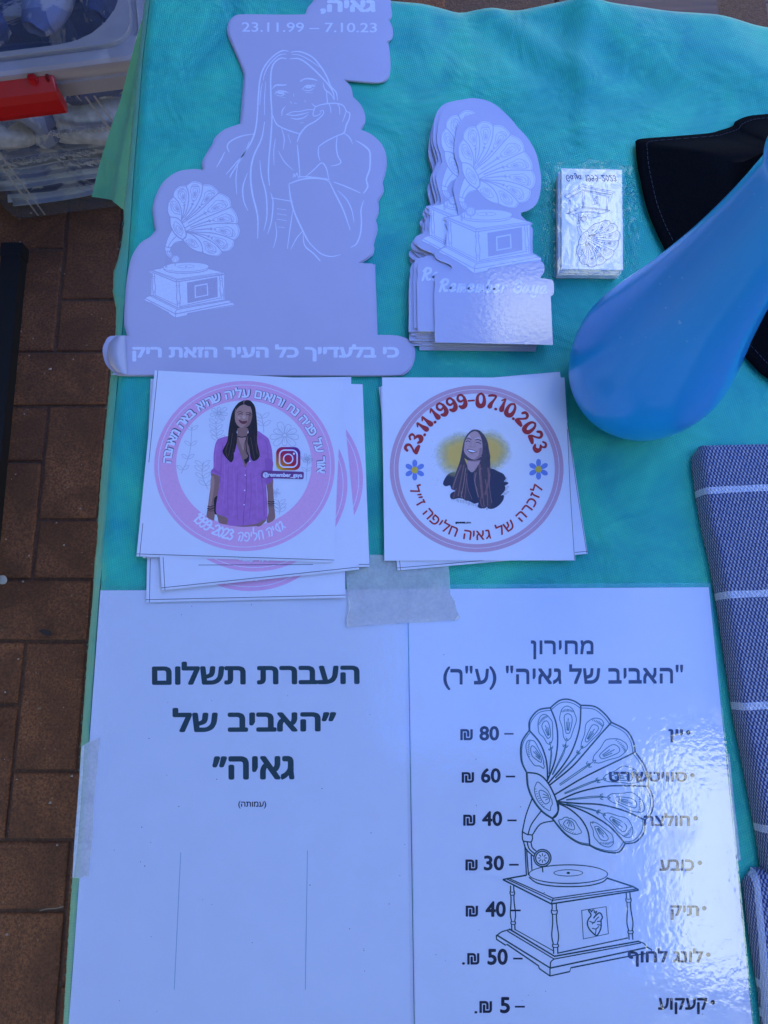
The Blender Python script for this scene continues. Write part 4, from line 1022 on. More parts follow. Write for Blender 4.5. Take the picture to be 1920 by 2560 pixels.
    for pts, w_, m in (([(470, 820), (455, 1000), (445, 1200), (430, 1400)], 16, I_sh2), ([(560, 1150), (550, 1500), (552, 1900)], 14, I_sh2), ([(640, 1180), (650, 1500), (640, 1900)], 12, I_sh3), ([(700, 1250), (690, 1600), (700, 1950)], 16, I_sh2), ([(500, 1050), (500, 1400), (470, 1750)], 12, I_sh3),
                       ([(900, 1250), (910, 1600), (880, 1950)], 14, I_sh2), ([(980, 1300), (1000, 1600), (1000, 1900)], 12, I_sh3), ([(1060, 1250), (1100, 1600), (1110, 1900)], 18, I_sh2), ([(828, 1150), (836, 1500), (800, 1800), (785, 2045)], 7, I_mag), ([(1030, 1015), (1120, 1030)], 9, I_sh3),
                       ([(1130, 1050), (1120, 1180), (1000, 1290), (930, 1290)], 7, I_sh2), ([(380, 800), (360, 1000), (350, 1160)], 18, I_sh3), ([(1100, 700), (1150, 800), (1170, 1000)], 14, I_sh2), ([(1010, 610), (1080, 690), (1120, 720)], 10, I_sh3), ([(300, 1220), (430, 1290)], 8, I_sh3)):
        A.line([g_(p) for p in pts], w_ * .1627, m, 5, 5)
    # neck, chest
    pol([(650, 640), (940, 640), (930, 760), (840, 1165), (815, 1165), (660, 760)], I_skin2, 3.8, 0)
    pol([(705, 540), (860, 540), (850, 650), (880, 760), (870, 960), (820, 1160), (790, 1060), (740, 880), (690, 760), (700, 650)], I_skin2, 5)
    pol([(720, 700), (820, 700), (810, 800), (790, 900), (745, 800)], I_skin, 5.4)
    pol([(880, 960), (875, 1060), (825, 1110), (795, 1040), (840, 1020)], I_blk, 5.8, 0)
    A.line([g_(p) for p in [(705, 680), (760, 695), (830, 682)]], 2.4, I_blk, 6, 4)
    # hair back
    pol([(820, 125), (900, 135), (965, 220), (985, 330), (1000, 480), (1005, 600), (1000, 760), (1030, 900), (1040, 980), (1000, 1040), (940, 1060), (900, 1000), (880, 860), (850, 760), (860, 560), (700, 560), (690, 760), (645, 900), (640, 1020), (605, 1080), (560, 1050), (500, 980), (470, 900), (540, 760), (560, 600), (585, 440), (620, 300), (690, 190), (750, 145)], I_hair, 6, 3)
    pol([(660, 350), (670, 260), (740, 185), (830, 175), (900, 230), (925, 340), (915, 430), (880, 510), (820, 545), (750, 545), (690, 500), (662, 430)], I_skin, 7)
    pol([(880, 300), (925, 340), (915, 430), (880, 510), (820, 545), (780, 545), (850, 460)], I_skin2, 7.4)
    pol([(690, 210), (735, 175), (830, 170), (900, 220), (860, 215), (800, 192), (740, 215), (690, 260), (665, 320)], I_hair, 7.8)
    A.line([g_(p) for p in [(800, 180), (795, 150), (820, 130)]], 1, I_skin3, 8, 3)
    for pts, w_ in (([(700, 318), (730, 298), (775, 315)], 9), ([(830, 322), (870, 318), (915, 340)], 9), ([(715, 345), (740, 330), (775, 342)], 11), ([(835, 352), (865, 345), (900, 360)], 11)):
        A.line([g_(p) for p in pts], w_ * .1627, I_hair, 8.2, 4)
    pol([(785, 350), (810, 360), (825, 400), (800, 415), (770, 405)], I_skin3, 8, 3); A.line([g_(p) for p in [(768, 408), (795, 418), (828, 408)]], 1.1, I_skin2, 8.4, 3)
    pol([(715, 425), (780, 448), (848, 440), (830, 480), (790, 492), (745, 475)], ink(.16, .03, .035, .4), 8.4, 3); pol([(730, 438), (785, 455), (838, 448), (815, 468), (770, 466)], ink(.6, .58, .58, .4), 8.8, 3)
    pol([(700, 380), (730, 375), (745, 400), (715, 410)], I_skin3, 7.9, 3)
    for pts, w_, m in (([(590, 560), (570, 720), (520, 900)], 10, I_hair2), ([(620, 640), (600, 800), (560, 980)], 9, I_hair3), ([(650, 700), (625, 880), (600, 1040)], 9, I_hair2), ([(560, 780), (520, 900), (545, 1010)], 9, I_hair3), ([(960, 650), (975, 820), (1000, 960)], 10, I_hair2), ([(900, 700), (930, 860), (960, 1020)], 8, I_hair3), ([(990, 780), (1000, 900), (1030, 980)], 7, I_hair3), ([(860, 640), (830, 760), (840, 900), (870, 980)], 14, I_hair), ([(690, 640), (680, 780), (650, 920)], 14, I_hair), ([(820, 740), (800, 850), (850, 960)], 6, I_hair2)):
        A.line([g_(p) for p in pts], w_ * .1627, m, 8, 5)
    for pts, w_ in (([(240, 1755), (290, 1762), (335, 1745)], 10), ([(238, 1790), (290, 1800), (335, 1780)], 14), ([(245, 1820), (300, 1830), (340, 1818)], 7), ([(1168, 1680), (1220, 1690), (1262, 1680)], 12), ([(1168, 1715), (1220, 1722), (1264, 1712)], 12), ([(1175, 1745), (1220, 1752), (1264, 1742)], 7)):
        A.line([g_(p) for p in pts], w_ * .1627, I_blk, 8, 4)
    for p in ((818, 1278), (808, 1510), (800, 1732), (890, 1065)): A.ell(*g_(p), 1.7, 1.7, I_wh, 8, 10)
    A.build('printed_person', hz, o, hf)
    # social media badge
    A = Art(); tt = NT('badge_gradient'); sx = tt.n('ShaderNodeSeparateXYZ'); tt.l(tt.coord(), sx.inputs[0])
    gp0, gp1 = P(*ZB((965, 710))) - wloc(o), P(*ZB((1115, 570))) - wloc(o)
    u_ = tt.math('DIVIDE', tt.math('SUBTRACT', sx.outputs[0], gp0.x), gp1.x - gp0.x); v2 = tt.math('DIVIDE', tt.math('SUBTRACT', sx.outputs[1], gp0.y), gp1.y - gp0.y)
    tcol = tt.ramp(tt.math('ADD', tt.math('MULTIPLY', u_, .45), tt.math('MULTIPLY', v2, .55)), [(0, (.75, .5, .01)), (.16, (.7, .2, .01)), (.38, (.55, .01, .02)), (.62, (.38, .01, .10)), (.82, (.16, .01, .2)), (1, (.08, .02, .25))])
    mb = tt.done(tt.pbsdf(tcol, .4))
    def rr_(x0, y0, x1, y1, r_):
        out = []
        for cx, cy, a0 in ((x1 - r_, y0 + r_, -90), (x1 - r_, y1 - r_, 0), (x0 + r_, y1 - r_, 90), (x0 + r_, y0 + r_, 180)):
            for k2 in range(7): a_ = R(a0 + 15 * k2); out.append((cx + r_ * math.cos(a_), cy + r_ * math.sin(a_)))
        return out
    A.poly(rr_(960, 564, 1117, 714, 40), mb, 11, frame=f)
    A.line(rr_(982, 584, 1096, 694, 32), 9 * .3858, I_wh, 14, 0, True, frame=f); A.ring((1038, 640), (26, 26), (34, 34), I_wh, 14, 40, frame=f); A.ell(1075, 607, 7, 7, I_wh, 14, 16, frame=f)
    A.poly([(882, 716), (1134, 724), (1140, 732), (1138, 766), (1130, 772), (870, 764), (862, 755), (868, 722)], I_mag, 11, 0, f)
    A.fit(glyph('@remember_gaya', .04), (874, 729, 1130, 766), I_wh, 16, 1, 0, f); A.build('social_media_badge', hz, o, hf)
# right pile
QB = zq(ZC, (143, 165), (1325, 165), (1395, 1350), (158, 1352))
right = [(zq(ZC, (122, 228), (1295, 128), (1475, 1307), (243, 1415)), 'bottom tilted square sticker of the right pile, corners showing above and below'),
         (zq(ZC, (135, 222), (1318, 175), (1392, 1340), (166, 1340)), 'square sticker hidden almost fully under the top one of right pile'),
         (QB, 'topmost square sticker with maroon dates around a woman on yellow')]
I_ros = ink(.62, .36, .42, .35, .04); I_mar = ink(.42, .020, .016, .6); I_maro = ink(.62, .40, .48, .4); I_pet = ink(.16, .25, .60, .4); I_yel = ink(.72, .50, .03, .5)
tt = NT('watercolour_yellow'); 
gc = P(*ZC((740, 660)), T + .006)
for k, (q, lab) in enumerate(right):
    z = T + .0032 + .0011 * k; hf = curl(q, .0007, 2 + k * 1.9)
    o = quadsheet('square_sticker', q, z, .00022, m_paper, hf); tag(o, lab, 'sticker', 'square stickers with rosy rings')
    HM = homog(QB, q); f = lambda p, HM=HM: HM(ZC(p)); hz = z + .00004
    A = Art()
    if k < 2: border(A, q, f)
    A.line([(1344, 500), (1362, 900), (1390, 1345)], 1.1, I_line, 2, 0, frame=f)
    A.ring((756, 757), (563, 541), (506, 488), I_ros, 1, frame=f); A.ring((756, 757), (533, 513), (536, 516), I_wh, 1.5, frame=f); A.build('rosy_ring', hz, o, hf)
    if k < 2: continue
    A = Art()
    A.arc('23.11.1999-07.10.2023', lambda c: strokes(c, GROOVY, .2), 753, 757, 388, 400, 167, 14, 96, I_mar, 3, False, .01, frame=f)
    A.build('date_lettering', hz, o, hf)
    A = Art(); A.arc('לזכרה של גאיה חליפה ז״ל'[::-1], lambda c: glyph(c, .012), 752, 750, 450, 468, 196, 345, 100, I_mar, 3, True, .16, .42, frame=f); A.build('name_lettering', hz, o, hf)
    for cx, cy in ((355, 765), (1157, 760)):
        A = Art()
        for j in range(6):
            a_ = R(90 + 60 * j); ux, uy = math.cos(a_), math.sin(a_)
            A.poly([(cx + ux * 8, cy + uy * 8), (cx + ux * 30 - uy * 14, cy + uy * 30 + ux * 14), (cx + ux * 56 - uy * 14, cy + uy * 56 + ux * 14), (cx + ux * 68, cy + uy * 68), (cx + ux * 56 + uy * 14, cy + uy * 56 - ux * 14), (cx + ux * 30 + uy * 14, cy + uy * 30 - ux * 14)], I_pet, 3, 4, f)
        A.ell(cx, cy, 22, 22, I_yel, 4, 24, frame=f)
        A.build('flower_print', hz, o, hf)
    # watercolour cloud: flat print with a soft procedural edge
    V = [P(*f((x, y)), hz + .00002 + hf(*f((x, y)))) for y in (440, 860) for x in (440, 1030)]
    tt = NT('watercolour_yellow'); co = tt.coord(); c0 = wloc(o)
    vs_ = tt.n('ShaderNodeVectorMath', operation='SUBTRACT'); tt.l(co, vs_.inputs[0]); vs_.inputs[1].default_value = tuple(P(*f((735, 650)), hz) - c0)
    def blob(dx, dy, sx, sy):
        a_ = tt.n('ShaderNodeVectorMath', operation='SUBTRACT'); tt.l(vs_.outputs[0], a_.inputs[0]); a_.inputs[1].default_value = (dx, dy, 0)
        b_ = tt.n('ShaderNodeVectorMath', operation='MULTIPLY'); tt.l(a_.outputs[0], b_.inputs[0]); b_.inputs[1].default_value = (1 / sx, 1 / sy, 0)
        c_ = tt.n('ShaderNodeVectorMath', operation='LENGTH'); tt.l(b_.outputs[0], c_.inputs[0]); return tt.math('SUBTRACT', 1, c_.outputs['Value'])
    u1 = tt.math('MAXIMUM', blob(-.009, -.002, .0195, .018), blob(.010, .001, .0185, .0165)); nn = tt.noise(110, 5, .7)
    al = tt.math('ADD', tt.math('MULTIPLY', u1, 1.25), tt.math('MULTIPLY', tt.math('SUBTRACT', nn, .5), .5))
    al = tt.ramp(al, [(.02, (0, 0, 0)), (.7, (1, 1, 1))])
    colr = tt.ramp(u1, [(.1, (.80, .72, .25)), (.6, (.80, .50, .07))])
    px_ = tt.pbsdf(colr, .4); mx_ = tt.n('ShaderNodeMixShader'); tr_ = tt.n('ShaderNodeBsdfTransparent')
    tt.l(al, mx_.inputs[0]); tt.l(tr_.outputs[0], mx_.inputs[1]); tt.l(px_, mx_.inputs[2])
    mesh('yellow_wash', V, [(0, 1, 3, 2)], tt.done(mx_.outputs[0]), o)
    A = Art(); g_ = lambda p: f(((ZQ(p)[0] - 900) / .3858, (ZQ(p)[1] - 880) / .3858))
    pol = lambda pts, m, L, s=3: A.poly(pts, m, L, s, g_)
    for j in range(40):
        a_ = rr.uniform(0, 6.28); A.ell(*g_((250 + rr.uniform(-130, 40), rr.uniform(380, 1200))), .5, .5, I_bor, 3, 6)
    I_nv = ink(.018, .016, .04, .4); I_sk = ink(.56, .34, .31, .4); I_skd = ink(.38, .20, .20, .4); I_hr = ink(.055, .035, .04, .4, .2, 600); I_hr2 = ink(.24, .10, .09, .4); I_hr3 = ink(.38, .20, .16, .4)
    pol([(330, 1180), (345, 1110), (420, 1000), (560, 950), (740, 900), (830, 975), (930, 900), (1150, 900), (1290, 960), (1370, 1000), (1415, 1080), (1380, 1130), (1450, 1145), (1450, 1175), (1400, 1200), (1405, 1230), (1395, 1290), (1330, 1370), (1380, 1370), (1370, 1450), (1300, 1540), (1200, 1600), (1110, 1600), (1080, 1560), (1000, 1600), (930, 1570), (940, 1500), (870, 1515), (800, 1480), (620, 1420), (500, 1440), (450, 1400), (470, 1330), (560, 1285), (480, 1270), (450, 1200), (380, 1215)], I_nv, 3)
    for j in range(26):
        x, y = (lerp(450, 1100, j / 25), 1400 + 200 * (j / 25) ** .7 + rr.uniform(-10, 15)); A.line([g_((x, y - 40)), g_((x + rr.uniform(-12, 12), y + 12))], .6, I_nv, 3.2, 0)
    for j in range(14):
        y = 1080 + j * 22; A.line([g_((1330, y + 10)), g_((1440 + rr.uniform(-20, 35), y - 20))], .6, I_nv, 3.2, 0)
    pol([(735, 640), (745, 780), (740, 880), (775, 930), (820, 970), (880, 930), (935, 880), (980, 780), (990, 660)], I_sk, 4)
    pol([(740, 690), (860, 755), (990, 690), (985, 770), (860, 790), (745, 760)], I_skd, 4.4)
    pol([(870, 232), (960, 250), (1040, 330), (1095, 430), (1120, 560), (1140, 740), (1150, 900), (1150, 1050), (1130, 1250), (1150, 1400), (1180, 1480), (1140, 1600), (1100, 1560), (1060, 1590), (1000, 1590), (950, 1480), (920, 1300), (880, 1150), (860, 1000), (930, 860), (1010, 680), (1000, 500), (960, 350), (880, 265), (800, 310), (730, 420), (690, 560), (690, 700), (745, 850), (760, 960), (740, 1080), (760, 1250), (800, 1440), (720, 1460), (600, 1390), (520, 1430), (480, 1380), (540, 1290), (490, 1260), (520, 1100), (560, 950), (620, 780), (655, 600), (680, 460), (730, 340), (800, 260)], I_hr, 5, 2)
    pol([(870, 262), (940, 290), (985, 370), (1008, 470), (1010, 600), (985, 690), (920, 745), (860, 752), (790, 730), (715, 660), (688, 590), (690, 500), (725, 400), (790, 305)], I_sk, 6)
    pol([(960, 560), (1008, 560), (985, 690), (920, 745), (860, 752), (940, 680)], I_skd, 6.3)
    pol([(870, 236), (1040, 330), (1118, 560), (1140, 760), (1000, 760), (740, 760), (658, 600), (730, 345)], I_hr, 4.7)
    for pts, w_, m in (([(740, 395), (780, 390), (815, 410)], 14, I_hr), ([(890, 415), (940, 405), (985, 430)], 14, I_hr), ([(720, 445), (760, 428), (795, 450)], 12, I_nv), ([(900, 460), (940, 455), (980, 480)], 12, I_nv), ([(785, 520), (820, 535), (880, 535)], 9, I_skd), ([(835, 430), (800, 520)], 6, I_skd), ([(875, 460), (890, 520)], 6, I_skd), ([(720, 530), (712, 560), (735, 600)], 6, I_skd), ([(940, 570), (930, 610), (910, 640)], 6, I_skd), ([(790, 660), (830, 672), (870, 665)], 5, I_skd)):
        A.line([g_(p) for p in pts], w_ * .1447, m, 7, 3)
    pol([(745, 572), (800, 575), (830, 580), (910, 612), (870, 640), (820, 645), (775, 620)], ink(.18, .05, .06, .4), 7); pol([(760, 582), (830, 592), (895, 612), (850, 626), (790, 612)], I_wh, 7.4)
    for p in ((770, 350), (785, 345), (795, 362), (885, 392), (905, 390), (930, 380), (945, 375), (965, 392)): A.ell(*g_(p), .9, 1.1, I_wh, 8, 8)
    for x0, y0, x1, y1, x2, y2, w_, m in ((640, 850, 560, 1050, 500, 1250, 24, I_hr2), (690, 850, 640, 1100, 590, 1380, 22, I_hr2), (720, 900, 690, 1150, 640, 1400, 12, I_hr3), (740, 1000, 720, 1250, 700, 1430, 16, I_hr2), (600, 950, 540, 1100, 490, 1240, 8, I_hr3), (960, 850, 980, 1100, 1010, 1400, 40, I_hr2), (1110, 900, 1120, 1100, 1060, 1350, 34, I_hr2), (900, 980, 880, 1150, 940, 1400, 14, I_hr3), (1060, 1100, 1090, 1300, 1100, 1540, 18, I_hr2), (870, 970, 870, 1120, 930, 1290, 6, I_hr3), (1140, 1000, 1130, 1200, 1170, 1500, 7, I_hr3), (1000, 900, 960, 1000, 1040, 1560, 8, I_hr3),
                                          (560, 1250, 530, 1330, 510, 1420, 12, I_hr2), (640, 1300, 650, 1380, 670, 1420, 8, I_hr3), (740, 1080, 760, 1250, 830, 1440, 6, I_hr3), (985, 1400, 980, 1500, 1010, 1570, 14, I_hr2), (880, 950, 900, 890, 960, 820, 6, I_hr3), (1240, 970, 1180, 1080, 1100, 1080, 4, I_hr), (700, 480, 670, 640, 610, 880, 6, I_nv), (1080, 500, 1100, 700, 1110, 900, 9, I_nv)):
        A.line([g_((x0, y0)), g_((x1, y1)), g_((x2, y2))], w_ * .1447, m, 7, 5)
    A.build('printed_person', hz, o, hf)
    A = Art(); A.fit(glyph('@REMEMBER_GAYA', .07), (618, 1099, 720, 1115), I_navy, 3, 0, 0, f); A.build('small_text', hz, o, hf)

# ================================================================== CARD PACK IN CELLOPHANE
rr = random.Random(5)
QC = zq(Z3, (1150, 577), (1540, 586), (1547, 1232), (1151, 1228)); NCARD = 30; TH = .0004; zc0 = T + .0008
pk = sum((P(*p, T + .0125) for p in QC), Vector()) / 4
ccx, ccy = sum(p[0] for p in QC) / 4, sum(p[1] for p in QC) / 4
c0 = [P(*p, T + .0125) for p in QC]
first = None
for k in range(NCARD):
    z = zc0 + TH * k
    dx, dy = (-.0016 + rr.uniform(-.0003, .0003), -.0006 + rr.uniform(-.0003, .0003)) if k < 22 else (rr.uniform(-.0002, .0002), rr.uniform(-.0002, .0002))
    if first is None:
        V = [v - pk for v in c0]; V = [Vector((v.x, v.y, TH * .93)) for v in V] + [Vector((v.x, v.y, 0)) for v in V]
        me = bpy.data.meshes.new('card'); me.from_pydata(V, [], [(0, 1, 2, 3), (7, 6, 5, 4), (0, 4, 5, 1), (1, 5, 6, 2), (2, 6, 7, 3), (3, 7, 4, 0)]); me.materials.append(m_card)
        o = first = bpy.data.objects.new('card', me)
    else: o = first.copy()
    C.objects.link(o); o.location = (pk.x + dx, pk.y + dy, z)
    tag(o, 'plain white card within the wrapped pack, only its edge showing', 'card', 'cards in the wrapped pack')
ztop = zc0 + TH * NCARD
card = mesh('card', [Vector((v.x, v.y, ztop + TH)) for v in c0] + [Vector((v.x, v.y, ztop)) for v in c0], [(0, 1, 2, 3), (7, 6, 5, 4), (0, 4, 5, 1), (1, 5, 6, 2), (2, 6, 7, 3), (3, 7, 4, 0)], m_card, None, (pk.x, pk.y, ztop))
tag(card, 'top card of the wrapped pack printed with an upside-down black gramophone', 'card', 'cards in the wrapped pack')
hz = ztop + TH + .00003; A = Art()
fh = lambda p: (1442 + (p[0] - 395) * .1035, 668 - (p[1] - 153) * .0955); fb = lambda p: (1411 + (p[0] - 195) * .1010, 545 - (p[1] - 1436 - 37) * .0945)
I_dk = ink(.03, .035, .06, .35)
gramophone(A, fh, fb, 1, I_dk, I_dk, .1, None, None, True, .95); A.build('gramophone_print', hz, card)
A = Art(); g1 = strokes('Gaya 1999-2023', SCRIPT, .12, .07)
A.fit((([(x, -y) for x, y in g1[0]]), g1[1], g1[2]), (1178, 602, 1508, 660), I_dk, 2, 0, -.2, Z3); A.build('lettering', hz, card)
# wrapper
px0, px1, py0, py1 = 1352, 1598, 398, 704
V, Fc = [], []; NX, NY = 110, 130
for j in range(NY + 1):
    for i in range(NX + 1):
        u, v_ = i / NX, j / NY
        wob = 8 * noise.noise(Vector((v_ * 6, 2, 0))); x = lerp(px0 + wob + 8 * abs(v_ - .4), px1 - 10 * noise.noise(Vector((v_ * 5, 7, 0))) + 25 * (v_ - .6), u)
        y = lerp(py0 + 10 * noise.noise(Vector((u * 6, 4, 0))) + 26 * (u - .45) ** 2 * 2, py1 - 8 * abs(noise.noise(Vector((u * 7, 9, 0)))), v_)
        # height: over the pack, down to the cloth outside
        dxp = max(QC[3][0] - 12 - x, 0, x - QC[1][0]); dyp = max(QC[0][1] - y, 0, y - QC[2][1] - 14); d_ = math.hypot(dxp, dyp)
        hp = TH * (NCARD + 1) + .0012
        s_ = math.exp(-(d_ / 16) ** 1.3)
        rg = max(0, .55 - abs(noise.noise(Vector((x * .022, y * .022, 3))))) + .5 * max(0, .4 - abs(noise.noise(Vector((x * .06, y * .045, 8)))))
        ins = 1 - sstep(0, 10, d_)
        z = .0009 + hp * s_ + rg * lerp(.0090, .00025, ins)
        V.append(P(x, y, T + z))
for j in range(NY):
    for i in range(NX): a_ = j * (NX + 1) + i; Fc.append((a_, a_ + 1, a_ + NX + 2, a_ + NX + 1))
o = mesh('cellophane_wrapper', V, Fc, m_cello, None, (pk.x, pk.y, T)); tag(o, 'crumpled clear cellophane bag wrapped around the pack of cards', 'plastic wrapper')

# ================================================================== BLACK HAT
m_hat = NT('black_cotton'); k_ = m_hat
m_hat = k_.done(k_.pbsdf(k_.ramp(k_.noise(700, 3), [(.3, (.003, .003, .0035)), (.7, (.006, .006, .0065))]), .95, k_.bump(k_.noise(1500, 2), .5, .0003), Specular_IOR_Level=.08))
hat = empty('bucket_hat', tuple(P(2050, 640, T))); tag(hat, 'black fabric bucket hat behind the blue bottle', 'hat')
ho = M(Z4, [(800, 940), (803, 912), (850, 897), (1050, 882), (1270, 863), (1340, 846), (1425, 818), (1450, 785), (1530, 752), (1659, 737), (1900, 715), (2300, 720), (2700, 900)])
hb_ = [(1660, 1060), (1640, 2320), (1560, 2240), (1300, 2010), (1120, 1810), (980, 1585), (920, 1460), (870, 1330), (835, 1190), (812, 1060)]
hatout = ho + M(Z4, [(3000, 1500), (2900, 2300), (2400, 2600), (1900, 2560), (1659, 2450), (1560, 2360), (1400, 2180), (1200, 1930), (1060, 1730), (975, 1580), (915, 1455), (868, 1330), (835, 1190), (810, 1060)])
hatout = catmull(hatout, 4, True)
cW = P(2020, 560, T); rim_w = [P(x, y, T + .004) for x, y in hatout]
V, Fc = [], []; NRg = 26; n = len(rim_w)
for k in range(NRg + 1):
    t_ = k / NRg
    for q in rim_w:
        d_ = cW - q; x = q.x + d_.x * t_; y = q.y + d_.y * t_
        hgt = .004 + .016 * sstep(0, .45, t_) + .05 * sstep(.5, .7, t_) + .004 * math.sin(t_ * 3) + .0025 * noise.noise(Vector((x * 18, y * 18, 0))) * sstep(0, .2, t_)
        V.append((x, y, T + hgt))
for k in range(NRg):
    for i in range(n): j = (i + 1) % n; Fc.append((k * n + i, k * n + j, (k + 1) * n + j, (k + 1) * n + i))
b0 = len(V)
V += [(q.x + (cW.x - q.x) * .012, q.y + (cW.y - q.y) * .012, T + .0008) for q in rim_w]
for i in range(n): j = (i + 1) % n; Fc.append((i, b0 + i, b0 + j, j))
mesh('hat_body', V, Fc, m_hat, hat, smooth=True)
st = ink(.02, .02, .027, .8); A = Art(); 
seam = [(1300, 880), (1330, 1000), (1380, 1250), (1420, 1400)]; V2, F2 = [], []
for off in (.06,):
    pts = [(q.x + (cW.x - q.x) * off, q.y + (cW.y - q.y) * off, T + .0055 + .016 * sstep(0, .45, off) + .004 * math.sin(off * 3)) for q in rim_w]
    for i in range(0, n):
        a_, b_ = Vector(pts[i]), Vector(pts[(i + 1) % n]); dd = (b_ - a_)
        if dd.length < 1e-5: continue
        nn_ = Vector((-dd.y, dd.x, 0)).normalized() * .00025; o_ = len(V2); V2 += [a_ + nn_, a_ - nn_, a_.lerp(b_, .7) - nn_, a_.lerp(b_, .7) + nn_]; F2.append((o_, o_ + 1, o_ + 2, o_ + 3))
so_ = mesh('brim_stitching', V2, F2, st, hat)

# ================================================================== BLUE BOTTLE
prof = [(0, .0), (0, .030), (.003, .037), (.008, .0425), (.018, .0475), (.03, .0505), (.045, .052), (.06, .0515), (.08, .0475), (.10, .0425), (.12, .0375), (.15, .031), (.18, .0255), (.21, .0215), (.235, .0195), (.245, .020), (.25, .0225), (.258, .0225), (.262, .020), (.268, .0195), (.270, .016), (.270, 0)]
bc = P(1628, 897, T + .05); bc.z = T + .0005
prof2 = catmull([(h, r_) for h, r_ in prof], 5)
t = NT('matte_blue_plastic'); n1 = t.noise(8, 2); co = t.coord()
sp_ = t.ramp(t.noise(330, 2, .5), [(.70, (0, 0, 0)), (.74, (1, 1, 1))])
col = t.mix(t.math('MULTIPLY', t.math('MULTIPLY', sp_, t.ramp(t.noise(14, 2), [(.5, (0, 0, 0)), (.6, (1, 1, 1))])), .5), t.ramp(n1, [(.3, (.004, .25, .68)), (.7, (.005, .28, .75))]), (.4, .6, .8))
m_bot = t.done(t.pbsdf(col, .3, t.bump(t.noise(22, 3), .25, .0015), Coat_Weight=.5, Coat_Roughness=.13))
V, Fc = [], []; n = 72
for h, r_ in prof2:
    for k in range(n): a_ = 2 * math.pi * k / n; V.append((bc.x + max(r_, .0002) * math.cos(a_), bc.y + max(r_, .0002) * math.sin(a_), bc.z + h))
for j in range(len(prof2) - 1):
    for k in range(n): Fc.append((j * n + k, j * n + (k + 1) % n, (j + 1) * n + (k + 1) % n, (j + 1) * n + k))
bot = mesh('blue_bottle', V, Fc, m_bot, None, (bc.x, bc.y, T), smooth=True); tag(bot, 'smooth matte blue bottle with rounded base, leaning out of frame before the hat', 'bottle')

# ================================================================== STRIPED TOWELS
def towel_mat(name, x0, stripes, slope, vstripes=()):
    t = NT(name); co = t.coord(); mp = t.n('ShaderNodeMapping'); mp.inputs['Rotation'].default_value = (0, 0, R(0)); t.l(co, mp.inputs[0])
    sx = t.n('ShaderNodeSeparateXYZ'); t.l(mp.outputs[0], sx.inputs[0]); X, Y = sx.outputs[0], sx.outputs[1]
    wob = t.math('MULTIPLY', t.math('SUBTRACT', t.noise(60, 2), .5), .0016)
    Yt = t.math('ADD', t.math('ADD', Y, t.math('MULTIPLY', X, slope)), wob)
    ku, kv = 2 * math.pi / .0026, 2 * math.pi / .0046
    u = t.math('MULTIPLY', t.math('ADD', t.math('ADD', X, sx.outputs[2]), t.math('MULTIPLY', Y, .22)), ku); v = t.math('MULTIPLY', Y, kv)
    a = t.math('COSINE', t.math('ADD', u, v)); b = t.math('COSINE', t.math('SUBTRACT', u, v))
    w = t.math('ADD', t.math('ADD', a, b), t.math('MULTIPLY', t.math('SUBTRACT', t.noise(420, 2), .5), .9))
    weave = t.ramp(t.math('MULTIPLY', t.math('ADD', w, 2), .25), [(.44, (.022, .032, .12)), (.64, (.36, .39, .50))])
    g1 = t.math('SINE', t.math('MULTIPLY', X, 2 * math.pi / .0015)); g2 = t.math('SINE', t.math('MULTIPLY', Y, 2 * math.pi / .0012))
    wh = t.ramp(t.math('MULTIPLY', t.math('ADD', t.math('MULTIPLY', g1, g2), 1), .5), [(.2, (.42, .46, .6)), (.6, (.66, .68, .74))])
    m = None
    for c_, w_, ax in [(c_, w_, Yt) for c_, w_ in stripes] + [(c_, w_, X) for c_, w_ in vstripes]:
        q = t.math('LESS_THAN', t.math('ABSOLUTE', t.math('SUBTRACT', ax, c_)), w_); m = q if m is None else t.math('MAXIMUM', m, q)
    col = t.mix(m, weave, wh)
    h = t.math('ADD', w, t.math('MULTIPLY', t.noise(800, 2), .8))
    return t.done(t.pbsdf(col, .85, t.bump(h, .7, .0007), Sheen_Weight=.2))
